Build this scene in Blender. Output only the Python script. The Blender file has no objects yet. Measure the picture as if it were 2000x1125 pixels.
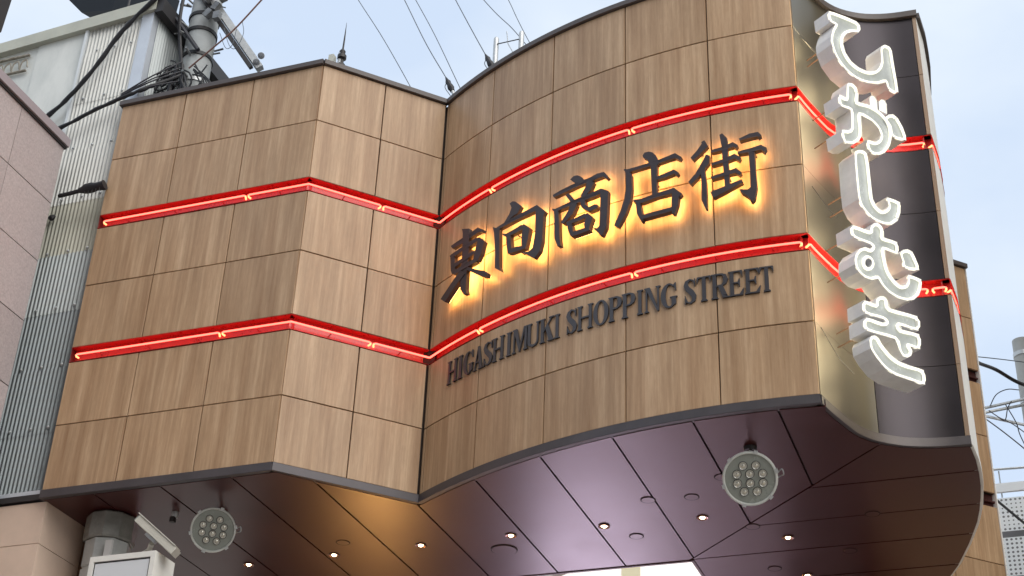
import bpy, bmesh, math, random
from mathutils import Vector, Matrix
from mathutils.geometry import tessellate_polygon
random.seed(7)
scene = bpy.context.scene
COL = scene.collection
R_ = math.radians

# ------------------------------------------------------------------ camera
cam_d = bpy.data.cameras.new('camera'); cam = bpy.data.objects.new('camera', cam_d); COL.objects.link(cam)
RIGHT = Vector((0.9409247, 0.3366098, 0.0368042)); UP = Vector((0.1447199, -0.4980198, 0.8550043)); FWD = Vector((-0.3061320, 0.7991684, 0.5173133))
m = Matrix((RIGHT, UP, -FWD)).transposed().to_4x4(); m.translation = Vector((0, 0, 1.6))
cam.matrix_world = m
cam_d.sensor_width = 36; cam_d.lens = 36 * 2998.9 / 2000; cam_d.clip_end = 2000; cam_d.clip_start = 0.05
scene.camera = cam

# ------------------------------------------------------------------ world: thin overcast over a pale sky
SUN_EL, SUN_AZ = R_(44), R_(128)          # azimuth clockwise from +Y: behind the camera, to the right
w = bpy.data.worlds.new('World'); scene.world = w; w.use_nodes = True
nt = w.node_tree; N = nt.nodes; L = nt.links; N.clear()
wo = N.new('ShaderNodeOutputWorld'); bg = N.new('ShaderNodeBackground'); bg.inputs[1].default_value = 0.1
sky = N.new('ShaderNodeTexSky'); sky.sky_type = 'NISHITA'; sky.sun_disc = False; sky.sun_elevation = SUN_EL; sky.sun_rotation = SUN_AZ; sky.air_density = 1.0; sky.dust_density = 2.0
tc = N.new('ShaderNodeTexCoord'); mp = N.new('ShaderNodeMapping'); mp.inputs['Scale'].default_value = (1.0, 1.0, 1.9); mp.inputs['Location'].default_value = (0.3, 0.1, 0.0)
ns = N.new('ShaderNodeTexNoise'); ns.inputs['Scale'].default_value = 3.4; ns.inputs['Detail'].default_value = 5; ns.inputs['Roughness'].default_value = 0.5
cr = N.new('ShaderNodeValToRGB'); cr.color_ramp.elements[0].position = 0.36; cr.color_ramp.elements[0].color = (4.9, 5.8, 7.15, 1)
cr.color_ramp.elements[1].position = 0.68; cr.color_ramp.elements[1].color = (6.9, 7.4, 7.75, 1)
mx = N.new('ShaderNodeMix'); mx.data_type = 'RGBA'; mx.inputs[0].default_value = 0.88
L.new(tc.outputs['Generated'], mp.inputs[0]); L.new(mp.outputs[0], ns.inputs['Vector']); L.new(ns.outputs['Fac'], cr.inputs[0])
L.new(sky.outputs[0], mx.inputs[6]); L.new(cr.outputs[0], mx.inputs[7]); L.new(mx.outputs[2], bg.inputs[0]); L.new(bg.outputs[0], wo.inputs[0])

sd = bpy.data.lights.new('sun', 'SUN'); sd.energy = 2.1; sd.angle = R_(70); sd.color = (1.0, 0.93, 0.84)
sun = bpy.data.objects.new('sun', sd); COL.objects.link(sun)
sdir = Vector((math.sin(SUN_AZ) * math.cos(SUN_EL), math.cos(SUN_AZ) * math.cos(SUN_EL), math.sin(SUN_EL)))
sun.rotation_euler = sdir.to_track_quat('Z', 'Y').to_euler(); sun.location = (6, -8, 14)
vs = scene.view_settings; vs.view_transform = 'Standard'; vs.look = 'None'; vs.gamma = 1; vs.exposure = 0.56; vs.use_curve_mapping = False

# ------------------------------------------------------------------ helpers
def tag(o, label=None, cat=None, group=None, kind=None):
    if label: o['label'] = label
    if cat: o['category'] = cat
    if group: o['group'] = group
    if kind: o['kind'] = kind
    return o
def empty(name, loc=(0, 0, 0), label=None, cat=None, group=None, rot=None):
    o = bpy.data.objects.new(name, None); o.location = loc; o.empty_display_size = 0.2
    if rot: o.rotation_euler = rot
    COL.objects.link(o); return tag(o, label, cat, group)
class MB:
    def __init__(s): s.v = []; s.f = []; s.uv = []; s.mi = []
    def face(s, idx, uv=None, mi=0):
        s.f.append(tuple(idx)); s.uv.append(uv); s.mi.append(mi)
    def quad(s, a, b, c, d, uv=None, mi=0):
        n = len(s.v); s.v += [tuple(a), tuple(b), tuple(c), tuple(d)]; s.face((n, n+1, n+2, n+3), uv, mi)
    def box(s, x0, x1, y0, y1, z0, z1, M=None, mi=0):
        P = [Vector((x, y, z)) for z in (z0, z1) for y in (y0, y1) for x in (x0, x1)]
        if M: P = [M @ p for p in P]
        n = len(s.v); s.v += [tuple(p) for p in P]
        for q in ((0,2,3,1),(4,5,7,6),(0,1,5,4),(2,6,7,3),(0,4,6,2),(1,3,7,5)): s.face([n+i for i in q], None, mi)
        return s
    def prism(s, poly, fmap, d0, d1, holes=(), mi=0, mib=None, capb=True):
        """flat 2D polygon extruded between depths d0 (front) and d1 (back), mapped by fmap(u, v, d)"""
        loops = [list(poly)] + [list(h) for h in holes]
        flat = [p for l in loops for p in l]
        tris = tessellate_polygon([[Vector((p[0], p[1], 0)) for p in l] for l in loops])
        n = len(s.v); k = len(flat)
        s.v += [tuple(fmap(u, v, d0)) for u, v in flat] + [tuple(fmap(u, v, d1)) for u, v in flat]
        for t in tris:
            s.face([n+i for i in t], [flat[i] for i in t], mi)
            if capb: s.face([n+k+i for i in t[::-1]], [flat[i] for i in t[::-1]], mi if mib is None else mib)
        o = 0
        for l in loops:
            for i in range(len(l)):
                a = o+i; b = o+(i+1) % len(l)
                s.face((n+a, n+b, n+k+b, n+k+a), [flat[a], flat[b], flat[b], flat[a]], mi)
            o += len(l)
        return s
    def sheet(s, poly, fmap, d, mi=0):
        tris = tessellate_polygon([[Vector((p[0], p[1], 0)) for p in poly]]); n = len(s.v); s.v += [tuple(fmap(u, v, d)) for u, v in poly]
        for t in tris: s.face([n+i for i in t[::-1]], [poly[i] for i in t[::-1]], mi)
        return s
    def tube(s, pts, r, seg=8, cap=True, mi=0):
        pts = [Vector(p) for p in pts]; n0 = len(s.v); prev = None
        for i, p in enumerate(pts):
            t = (pts[min(i+1, len(pts)-1)] - pts[max(i-1, 0)]).normalized()
            ref = prev if prev is not None else (Vector((0, 0, 1)) if abs(t.z) < 0.9 else Vector((1, 0, 0)))
            a = (ref - t * ref.dot(t)).normalized(); prev = a; b = t.cross(a)
            rr = r[i] if isinstance(r, (list, tuple)) else r
            for k in range(seg):
                an = 2*math.pi*k/seg; s.v.append(tuple(p + (a*math.cos(an) + b*math.sin(an))*rr))
        for i in range(len(pts)-1):
            for k in range(seg):
                a = n0+i*seg+k; b = n0+i*seg+(k+1) % seg; s.face((a, b, b+seg, a+seg), None, mi)
        if cap:
            s.face([n0+k for k in range(seg)][::-1], None, mi); e = n0+(len(pts)-1)*seg; s.face([e+k for k in range(seg)], None, mi)
        return s
    def lathe(s, prof, M, seg=32, mi=0, cap=True):
        """profile [(radius, height)], revolved round local Z, placed by M"""
        n0 = len(s.v)
        for r, h in prof:
            for k in range(seg):
                a = 2*math.pi*k/seg; s.v.append(tuple(M @ Vector((r*math.cos(a), r*math.sin(a), h))))
        for i in range(len(prof)-1):
            for k in range(seg):
                a = n0+i*seg+k; b = n0+i*seg+(k+1) % seg; s.face((a, b, b+seg, a+seg), None, mi)
        if cap: s.face([n0+k for k in range(seg)][::-1], None, mi); e = n0+(len(prof)-1)*seg; s.face([e+k for k in range(seg)], None, mi)
        return s
    def build(s, name, mats, parent=None, smooth=False, **kw):
        me = bpy.data.meshes.new(name); me.from_pydata(s.v, [], s.f)
        for mt in (mats if isinstance(mats, (list, tuple)) else [mats]): me.materials.append(mt)
        uvl = me.uv_layers.new(name='UVMap'); li = 0
        for p, uv in zip(me.polygons, s.uv):
            for j in range(len(p.vertices)):
                if uv: uvl.data[p.loop_start+j].uv = uv[j]
                else:
                    c = me.vertices[p.vertices[j]].co; uvl.data[p.loop_start+j].uv = (c.x + c.y, c.z)
        me.polygons.foreach_set('material_index', s.mi)
        bm = bmesh.new(); bm.from_mesh(me); bmesh.ops.recalc_face_normals(bm, faces=bm.faces); bm.to_mesh(me); bm.free()
        if smooth:
            me.polygons.foreach_set('use_smooth', [True]*len(me.polygons))
            me.set_sharp_from_angle(angle=R_(35))
        o = bpy.data.objects.new(name, me); COL.objects.link(o)
        if parent: o.parent = parent; o.matrix_parent_inverse = Matrix.Translation(-parent.location) if not any(parent.rotation_euler) else (Matrix.Translation(parent.location) @ parent.rotation_euler.to_matrix().to_4x4()).inverted()
        return tag(o, **kw)
def reparent(o, p):
    o.parent = p; return o
def spline(pts, n=8):
    P = [Vector(p) for p in pts]; P = [2*P[0]-P[1]] + P + [2*P[-1]-P[-2]]; out = []
    for i in range(1, len(P)-2):
        for k in range(n):
            t = k/n; a, b, c, d = P[i-1:i+3]
            out.append(0.5*((2*b) + (c-a)*t + (2*a-5*b+4*c-d)*t*t + (3*b-a-3*c+d)*t**3))
    return out + [P[-2]]

# ------------------------------------------------------------------ materials
def mat(name, col, rough=0.5, metal=0.0, emit=None, es=0.0, noise=0.0, nscale=8.0, bump=0.0, bscale=40.0, spec=0.5, coat=0.0, stretch=(1, 1, 1), col2=None, rand=0.0):
    m = bpy.data.materials.new(name); m.use_nodes = True; nt = m.node_tree; N = nt.nodes; L = nt.links
    b = N['Principled BSDF']; b.inputs['Base Color'].default_value = (*col, 1); b.inputs['Roughness'].default_value = rough; b.inputs['Metallic'].default_value = metal
    b.inputs['Specular IOR Level'].default_value = spec; b.inputs['Coat Weight'].default_value = coat; b.inputs['Coat Roughness'].default_value = 0.25
    if emit: b.inputs['Emission Color'].default_value = (*emit, 1); b.inputs['Emission Strength'].default_value = es
    if noise or bump or col2 or rand:
        tc = N.new('ShaderNodeTexCoord'); mp = N.new('ShaderNodeMapping'); mp.inputs['Scale'].default_value = stretch; L.new(tc.outputs['Object'], mp.inputs[0])
    if noise or col2:
        n1 = N.new('ShaderNodeTexNoise'); n1.inputs['Scale'].default_value = nscale; n1.inputs['Detail'].default_value = 6; n1.inputs['Roughness'].default_value = 0.65; L.new(mp.outputs[0], n1.inputs['Vector'])
        r = N.new('ShaderNodeValToRGB'); c2 = col2 or tuple(c*(1-noise) for c in col); c1 = col if col2 else tuple(min(1, c*(1+noise)) for c in col)
        r.color_ramp.elements[0].position = 0.32; r.color_ramp.elements[1].position = 0.68
        r.color_ramp.elements[0].color = (*c2, 1); r.color_ramp.elements[1].color = (*c1, 1); L.new(n1.outputs['Fac'], r.inputs[0]); src = r.outputs[0]
        if rand:
            src = randomise(N, L, src, rand)
        L.new(src, b.inputs['Base Color'])
        rr = N.new('ShaderNodeMapRange'); rr.inputs[3].default_value = max(0.03, rough-0.08); rr.inputs[4].default_value = min(1, rough+0.1); L.new(n1.outputs['Fac'], rr.inputs[0]); L.new(rr.outputs[0], b.inputs['Roughness'])
    elif rand:
        c = N.new('ShaderNodeRGB'); c.outputs[0].default_value = (*col, 1); L.new(randomise(N, L, c.outputs[0], rand), b.inputs['Base Color'])
    if bump:
        n2 = N.new('ShaderNodeTexNoise'); n2.inputs['Scale'].default_value = bscale; n2.inputs['Detail'].default_value = 4; L.new(mp.outputs[0], n2.inputs['Vector'])
        bp = N.new('ShaderNodeBump'); bp.inputs['Strength'].default_value = bump; bp.inputs['Distance'].default_value = 0.01; L.new(n2.outputs['Fac'], bp.inputs['Height']); L.new(bp.outputs[0], b.inputs['Normal'])
    return m
def randomise(N, L, src, amt):
    oi = N.new('ShaderNodeObjectInfo'); mr = N.new('ShaderNodeMapRange'); mr.inputs[3].default_value = 1-amt; mr.inputs[4].default_value = 1+amt; L.new(oi.outputs['Random'], mr.inputs[0])
    hs = N.new('ShaderNodeHueSaturation'); L.new(mr.outputs[0], hs.inputs['Value']); L.new(src, hs.inputs['Color']); return hs.outputs[0]
def emis(name, col, s):
    return mat(name, (0.8, 0.8, 0.8), 0.4, emit=col, es=s)

def wood_mat():
    m = bpy.data.materials.new('wood_grain_panel'); m.use_nodes = True; N = m.node_tree.nodes; L = m.node_tree.links; b = N['Principled BSDF']
    uv = N.new('ShaderNodeUVMap'); oi = N.new('ShaderNodeObjectInfo'); ad = N.new('ShaderNodeVectorMath'); ad.operation = 'ADD'
    cb = N.new('ShaderNodeCombineXYZ'); mu = N.new('ShaderNodeMath'); mu.operation = 'MULTIPLY'; mu.inputs[1].default_value = 37.0
    L.new(oi.outputs['Random'], mu.inputs[0]); L.new(mu.outputs[0], cb.inputs[0]); L.new(mu.outputs[0], cb.inputs[1]); L.new(uv.outputs[0], ad.inputs[0]); L.new(cb.outputs[0], ad.inputs[1])
    def ns(sx, sy, sc, det):
        mp = N.new('ShaderNodeMapping'); mp.inputs['Scale'].default_value = (sx, sy, 1); L.new(ad.outputs[0], mp.inputs[0])
        n = N.new('ShaderNodeTexNoise'); n.inputs['Scale'].default_value = sc; n.inputs['Detail'].default_value = det; n.inputs['Roughness'].default_value = 0.6; n.inputs['Distortion'].default_value = 0.25; L.new(mp.outputs[0], n.inputs['Vector']); return n
    a = ns(1, 0.05, 9, 2); f = ns(1, 0.035, 38, 3); g = ns(1, 0.10, 120, 2)
    m1 = N.new('ShaderNodeMath'); m1.operation = 'MULTIPLY'; m1.inputs[1].default_value = 0.48; L.new(a.outputs['Fac'], m1.inputs[0])
    m2 = N.new('ShaderNodeMath'); m2.operation = 'MULTIPLY_ADD'; m2.inputs[1].default_value = 0.36; L.new(f.outputs['Fac'], m2.inputs[0]); L.new(m1.outputs[0], m2.inputs[2])
    m3 = N.new('ShaderNodeMath'); m3.operation = 'MULTIPLY_ADD'; m3.inputs[1].default_value = 0.14; L.new(g.outputs['Fac'], m3.inputs[0]); L.new(m2.outputs[0], m3.inputs[2])
    r = N.new('ShaderNodeValToRGB'); e = r.color_ramp.elements; e[0].position = 0.32; e[0].color = (0.315, 0.186, 0.100, 1); e[1].position = 0.68; e[1].color = (0.620, 0.440, 0.282, 1)
    k = e.new(0.50); k.color = (0.450, 0.296, 0.175, 1)
    L.new(m3.outputs[0], r.inputs[0])
    tco = N.new('ShaderNodeTexCoord'); mps = N.new('ShaderNodeMapping'); mps.inputs['Scale'].default_value = (1, 1, 0.22); L.new(tco.outputs['Object'], mps.inputs[0])
    ng = N.new('ShaderNodeTexNoise'); ng.inputs['Scale'].default_value = 5.5; ng.inputs['Detail'].default_value = 5; ng.inputs['Roughness'].default_value = 0.7; L.new(mps.outputs[0], ng.inputs['Vector'])
    mg = N.new('ShaderNodeMapRange'); mg.inputs[1].default_value = 0.35; mg.inputs[2].default_value = 0.7; mg.inputs[3].default_value = 0.90; mg.inputs[4].default_value = 1.06; L.new(ng.outputs['Fac'], mg.inputs[0])
    mm = N.new('ShaderNodeMix'); mm.data_type = 'RGBA'; mm.blend_type = 'MULTIPLY'; mm.inputs[0].default_value = 1.0; L.new(randomise(N, L, r.outputs[0], 0.07), mm.inputs[6]); L.new(mg.outputs[0], mm.inputs[7]); L.new(mm.outputs[2], b.inputs['Base Color'])
    b.inputs['Roughness'].default_value = 0.42; b.inputs['Specular IOR Level'].default_value = 0.4
    return m
WOOD = wood_mat()
JOINT = mat('joint_black', (0.035, 0.022, 0.016), 0.8)
COPING = mat('coping_metal', (0.085, 0.070, 0.068), 0.45, noise=0.12, nscale=5)
TRIM = mat('bottom_trim_metal', (0.080, 0.072, 0.078), 0.42, metal=0.3, noise=0.15, nscale=4)
CHANNEL = mat('neon_channel_red', (0.42, 0.018, 0.018), 0.28, spec=0.6, noise=0.12, nscale=12)
CHEND = mat('channel_end_dark', (0.10, 0.012, 0.012), 0.4)
NEON = mat('neon_red', (0.30, 0.03, 0.03), 0.3, emit=(1.0, 0.088, 0.058), es=4.0)
NEONEND = mat('neon_electrode', (0.4, 0.1, 0.05), 0.3, emit=(1.0, 0.26, 0.10), es=2.8)
CLIP = mat('tube_clip', (0.55, 0.05, 0.05), 0.3)
SOFFIT = mat('soffit_paint', (0.066, 0.013, 0.013), 0.32, metal=0.2, noise=0.09, nscale=1.4, bump=0.11, bscale=1.3, spec=0.35, coat=0.33)
SOFFIT_BACK = mat('soffit_joint', (0.02, 0.008, 0.008), 0.8)
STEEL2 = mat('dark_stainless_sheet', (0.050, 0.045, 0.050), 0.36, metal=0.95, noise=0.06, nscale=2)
STEEL = mat('stainless_sheet_painted_glow', (0.29, 0.272, 0.240), 0.29, metal=0.95, bump=0.22, bscale=3.2)  # same steel as the dark sheet; lighter warm base paints in the kana glow
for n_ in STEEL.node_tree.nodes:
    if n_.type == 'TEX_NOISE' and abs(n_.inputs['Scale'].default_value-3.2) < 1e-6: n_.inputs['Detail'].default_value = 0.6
ALU = mat('pale_aluminium', (0.86, 0.86, 0.84), 0.4, metal=0.0, noise=0.08, nscale=3)
EDGE_REFL = mat('edge_wood_reflection', (0.30, 0.215, 0.155), 0.4, metal=0.4)  # brown base puts the reflection of the wood into the edge trim
KANJI_F = mat('kanji_face', (0.040, 0.030, 0.036), 0.5, noise=0.2, nscale=14)
HALO = emis('halo_led', (1.0, 0.52, 0.155), 11.0)
LETTER = mat('letter_grey', (0.058, 0.056, 0.064), 0.38, metal=0.2)
KBOX = mat('kana_box_side', (0.80, 0.81, 0.83), 0.42, noise=0.10, nscale=7, col2=(0.68, 0.69, 0.71))
KFACE = mat('kana_face', (0.48, 0.52, 0.53), 0.25, noise=0.12, nscale=6)
KRIM = mat('kana_rim', (0.82, 0.82, 0.80), 0.4)
KNEON = mat('kana_neon', (0.35, 0.34, 0.30), 0.4, emit=(1.0, 0.97, 0.80), es=0.85)
KBACK = emis('kana_back_glow', (1.0, 0.84, 0.52), 13.0)
KNOB = mat('standoff_knob', (0.12, 0.06, 0.035), 0.5)
BLACK = mat('black_rubber', (0.012, 0.012, 0.016), 0.5, noise=0.2, nscale=20)
CABLE = mat('cable_dark', (0.016, 0.015, 0.024), 0.45)
WIRE = mat('thin_wire', (0.10, 0.12, 0.15), 0.5)
LAMPM = mat('flood_housing', (0.60, 0.62, 0.59), 0.45, noise=0.1, nscale=10)
GLASSM = mat('flood_glass', (0.25, 0.27, 0.245), 0.25, spec=0.7, noise=0.08, nscale=6)
LENS = mat('flood_lens', (0.42, 0.41, 0.36), 0.08, spec=0.9, coat=0.6)
LENSD = mat('flood_lens_core', (0.62, 0.60, 0.52), 0.12, metal=0.6)
DRK = mat('dark_metal', (0.03, 0.028, 0.03), 0.5)
LIT = emis('downlight_lamp', (1.0, 0.78, 0.50), 7.0)
RING = mat('downlight_ring', (0.30, 0.15, 0.11), 0.25, metal=0.7)
CONC = mat('pole_concrete', (0.42, 0.45, 0.46), 0.75, noise=0.12, nscale=6, bump=0.1)
GALV = mat('galvanised', (0.50, 0.52, 0.53), 0.4, metal=0.5, noise=0.12, nscale=12)
CEIL = emis('roof_daylight_glow', (1.0, 0.97, 0.90), 0.55)  # emission stands in for daylight coming through the arcade roof

# ------------------------------------------------------------------ layout of the gateway (metres; x along the front, y away from it)
CX, CY, RR, A5 = -1.828, 14.852, 5.1942, -2.17652
PA = [(-7.800, 9.683), (-7.097, 9.688), (-6.377, 9.688), (-5.657, 9.685), (-5.224, 10.125), (-4.787, 10.579)]
SJ = [0.0]
for x, y in [(-4.1700, 10.2231), (-3.5022, 9.9373), (-2.7985, 9.7488), (-2.0713, 9.6576), (-1.3680, 9.6826)]:
    SJ.append((math.atan2(y-CY, x-CX)-A5)*RR)
def arc(s, d=0.0, z=0.0):
    a = A5 + s/RR; return Vector((CX + (RR+d)*math.cos(a), CY + (RR+d)*math.sin(a), z))
def arcmap(s, z, d): return arc(s, d, z)
STEELP = [(-1.368, 9.683), (-1.325, 9.85), (-1.277, 10.008), (-1.211, 10.207), (-1.136, 10.335), (-1.041, 10.436), (-0.905, 10.527), (-0.765, 10.580), (-0.622, 10.608), (-0.441, 10.621)]
STEELP = [tuple(p[:2]) for p in spline([(x, y, 0) for x, y in STEELP], 3)]
WRAPP = [(-0.441, 10.621), (-0.418, 10.94), (-0.423, 11.298), (-0.465, 11.746), (-0.528, 12.126), (-0.633, 12.553), (-0.760, 13.0), (-0.93, 13.45), (-1.15, 13.85)]
Z0, Z1, Z2, Z2B, Z3, Z4, Z4B, Z5, Z6, ZT = 10.60, 9.968, 9.340, 9.196, 8.582, 7.950, 7.802, 7.195, 6.600, 6.528
ROWS = [(Z1, Z0), (Z2, Z1), (Z3, Z2B), (Z4, Z3), (Z5, Z4B), (Z6, Z5)]
G = 0.0044
def seg_map(p, q):
    p = Vector((*p, 0)); q = Vector((*q, 0)); t = (q-p).normalized(); n = Vector((t.y, -t.x, 0))
    return lambda s, z, d: Vector((p.x + t.x*s + n.x*d, p.y + t.y*s + n.y*d, z)), (q-p).length
def path_map(P):
    P = [Vector((x, y, 0)) for x, y in P]; cum = [0]
    for a, b in zip(P, P[1:]): cum.append(cum[-1] + (b-a).length)
    nr = []
    for i in range(len(P)):
        t = (P[min(i+1, len(P)-1)] - P[max(i-1, 0)]).normalized(); nr.append(Vector((t.y, -t.x, 0)))
    def f(s, z, d):
        s_ = min(max(s, 0), cum[-1]); i = 0
        while i < len(cum)-2 and cum[i+1] < s_: i += 1
        t = (s_-cum[i])/(cum[i+1]-cum[i]); p = P[i].lerp(P[i+1], t); n = nr[i].lerp(nr[i+1], t)
        if s > cum[-1]: p = p + (P[-1]-P[-2]).normalized()*(s-cum[-1])
        return Vector((p.x+n.x*d, p.y+n.y*d, z))
    return f, cum
def slab(mb, f, s0, s1, z0, z1, d0, d1, div=1, uo=0.0, mi=0):
    """panel on a mapped surface: outer face at d0, inner at d1, divided along s; small bevel on the edges"""
    bv = 0.0022; n0 = len(mb.v); cols = []
    S = [s0 + (s1-s0)*i/div for i in range(div+1)]
    for i, s in enumerate(S):
        sb = s + (bv if i == 0 else -bv if i == div else 0)
        ring = [(s, z0, d1), (s, z0, d0-bv), (sb, z0+bv, d0), (sb, z1-bv, d0), (s, z1, d0-bv), (s, z1, d1)]
        cols.append(len(mb.v)); mb.v += [tuple(f(*r)) for r in ring]
    for i in range(div):
        a = cols[i]; b = cols[i+1]; u0 = S[i]+uo; u1 = S[i+1]+uo
        for k in range(5):
            zz = (z0, z0, z1, z1, z1); za = [z0, z0, z0, z1, z1, z1]
            mb.face((a+k, b+k, b+k+1, a+k+1), [(u0, za[k]), (u1, za[k]), (u1, za[k+1]), (u0, za[k+1])], mi)
    for c, u in ((cols[0], s0+uo), (cols[-1], s1+uo)):
        mb.face([c+k for k in range(6)], [(u, z0)]*6, mi)

gate = empty('arcade_gateway', (-4.0, 10.4, 6.53), 'wood-grain clad gateway over the arcade, folded on the left and bowed on the right', 'building')
SEGS = []   # (map, s0, s1, div, u offset)
for i in range(5):
    f, l = seg_map(PA[i], PA[i+1]); s1 = l
    if i == 4: s1 = l-0.012
    SEGS.append((f, 0, s1, 1, i*1.3))
for i in range(5):
    SEGS.append((arcmap, SJ[i] + (0.035 if i == 0 else 0), SJ[i+1], 8, 9+0*i))
def add_panel(f, s0, s1, z0, z1, div, uo):
    mb = MB(); j = random.uniform(-0.0012, 0.0012)
    slab(mb, f, s0+G, s1-G, z0+G, z1-G, j, -0.02, div, uo); return mb.build('wood_panel', WOOD, gate, smooth=div > 1)
for (f, s0, s1, div, uo) in SEGS:
    for z0, z1 in ROWS: add_panel(f, s0, s1, z0, z1, div, uo)
for z0, z1 in ROWS:      # slim strip in the inner corner
    mb = MB(); slab(mb, arcmap, 0.002, 0.035-G, z0+G, z1-G, 0, -0.02, 1, 5); mb.build('corner_strip', WOOD, gate)
# backing behind the joints, in three bands so the neon slots stay open
f0, l0 = seg_map(PA[0], PA[3]); f3, l3 = seg_map(PA[3], PA[5])
FRONT = [(f0, 0, l0, 1), (f3, 0, l3, 1), (arcmap, 0, SJ[-1], 30)]
bk = MB()
for f, a, b, n in FRONT:
    for z0, z1 in ((Z2+0.003, Z0), (Z4+0.003, Z2B-0.003), (Z6, Z4B-0.003)): slab(bk, f, a, b, z0, z1, -0.021, -0.10, n)
bk.box(-4.86, -4.74, 10.60, 10.70, Z6, Z0-0.002)
bk.build('backing_wall', JOINT, gate)
tr = MB()
for f, a, b, n in FRONT: slab(tr, f, a-0.004, b, ZT, Z6-0.001, 0.012, -0.06, n)
tr.build('bottom_trim', TRIM, gate)
cp = MB()
for k, (f, a, b, n) in enumerate(FRONT): slab(cp, f, a-(0.02 if k == 0 else 0), b, Z0+0.002, Z0+0.054, 0.030-0.001*k, -0.16, n)
cp.build('coping', COPING, gate)
# steel side bay
fs, cs = path_map(STEELP); LS = cs[-1]; fw, cw = path_map(WRAPP); LW = cw[-1]
for z0, z1 in ROWS:
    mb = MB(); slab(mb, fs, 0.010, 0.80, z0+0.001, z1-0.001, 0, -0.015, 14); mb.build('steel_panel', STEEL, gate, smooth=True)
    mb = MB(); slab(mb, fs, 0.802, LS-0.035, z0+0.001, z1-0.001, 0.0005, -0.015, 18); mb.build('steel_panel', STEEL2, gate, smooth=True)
    mb = MB(); slab(mb, fs, LS-0.034, LS, z0+0.001, z1-0.001, 0.006, -0.015, 2); mb.build('bay_edge_trim', EDGE_REFL, gate)
    mb = MB(); slab(mb, fw, 0.004, LW, z0+0.0015, z1-0.0015, 0, -0.015, 30); mb.build('side_panel', ALU, gate, smooth=True)
bk = MB()
for f, l, n in ((fs, LS-0.01, 24), (fw, LW, 24)):
    for z0, z1 in ((Z2+0.003, Z0), (Z4+0.003, Z2B-0.003), (Z6, Z4B-0.003)): slab(bk, f, 0.02, l, z0, z1, -0.017, -0.05, n)
bk.build('backing_wall', JOINT, gate)
mb = MB(); slab(mb, fs, 0.0, LS+0.004, ZT, Z6-0.001, 0.012, -0.04, 24); mb.build('bottom_trim', TRIM, gate, smooth=True)
mb = MB(); slab(mb, fs, -0.01, LS+0.01, Z0+0.003, Z0+0.064, 0.030, -0.16, 24); mb.build('coping', COPING, gate)
mb = MB(); slab(mb, fw, 0.02, LW, Z0+0.003, Z0+0.060, 0.028, -0.10, 24); mb.build('coping', COPING, gate)
mb = MB(); slab(mb, fw, 0.004, LW, ZT+0.002, Z6-0.001, 0.010, -0.04, 24); mb.build('bottom_trim', ALU, gate, smooth=True)
# roof deck
roof = [PA[0], PA[3], PA[5]] + [tuple(arc(SJ[-1]*i/10).xy) for i in range(1, 11)] + STEELP[1:] + WRAPP[1:] + [(-1.6, 14.0), (-7.8, 14.0)]
cxr = sum(p[0] for p in roof)/len(roof)
mb = MB(); mb.prism([(x*0.985+cxr*0.015, y+0.11) for x, y in roof], lambda u, v, d: Vector((u, v, d)), 10.30, 10.20); mb.build('roof_deck', DRK, gate)

# ------------------------------------------------------------------ soffit panels
bound = [(-7.79, 9.72), (-5.645, 9.72), (-4.79, 10.62)] + [tuple(arc(SJ[-1]*i/16, -0.035).xy) for i in range(1, 16)] + [(-1.34, 9.72)] + [tuple(fs(s, 0, -0.02).xy) for s in [LS*i/12 for i in range(1, 12)]] + [tuple(fw(s, 0, -0.012).xy) for s in [0.03+LW*i/14 for i in range(0, 14)]] + [(-1.3, 13.9), (-7.79, 13.9)]
def clip(poly, a, b, c):       # keep a*x+b*y <= c
    out = []
    for i in range(len(poly)):
        p, q = poly[i], poly[(i+1) % len(poly)]; dp = a*p[0]+b*p[1]-c; dq = a*q[0]+b*q[1]-c
        if dp <= 0: out.append(p)
        if (dp < 0 < dq) or (dq < 0 < dp): t = dp/(dp-dq); out.append((p[0]+t*(q[0]-p[0]), p[1]+t*(q[1]-p[1])))
    res = []
    for p in out:
        if not res or math.hypot(p[0]-res[-1][0], p[1]-res[-1][1]) > 1e-4: res.append(p)
    return res
zmap = lambda u, v, d: Vector((u, v, d))
def soffit(cell):
    if len(cell) < 3: return
    A = abs(sum(cell[i][0]*cell[(i+1) % len(cell)][1]-cell[(i+1) % len(cell)][0]*cell[i][1] for i in range(len(cell))))/2
    if A < 0.01: return
    z = ZT - 0.004 + random.uniform(-0.0015, 0.0015)
    MB().prism(cell, zmap, z, z+0.02).build('soffit_panel', SOFFIT, gate)
g = 0.008; DG = 9.366
AS = [-7.79, -7.30, -6.68, -6.03, -5.42, -4.80, -4.17, -3.54, -2.92, -2.29, -1.67, -1.0]
for a0, a1 in zip(AS, AS[1:]):
    c = clip(clip(clip(bound, 1, 0, a1-g), -1, 0, -(a0+g)), 1, 1, DG-g*1.4); c = clip(c, 0, 1, 12.33) if a1 < -2.9 else c
    soffit(c)
BS = [9.9, 11.08, 11.716, 12.32, 12.98, 13.6]
for b0, b1 in zip(BS, BS[1:]):
    c = clip(clip(clip(bound, 0, 1, b1-g), 0, -1, -(b0+g)), -1, -1, -(DG+g*1.4)); c = clip(c, -1, 0, 2.935); soffit(c)
c = clip(clip(clip(bound, 0, 1, 12.33), -1, 0, 9), 1, 1, 99)
mb = MB()
left = clip(bound, 0, 1, 12.335); mb.prism(left, zmap, ZT+0.020, ZT+0.05)
right = clip(clip(bound, 0, -1, -12.335), -1, 0, 2.94); mb.prism(right, zmap, ZT+0.0205, ZT+0.05); mb.build('soffit_backing', SOFFIT_BACK, gate)
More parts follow.
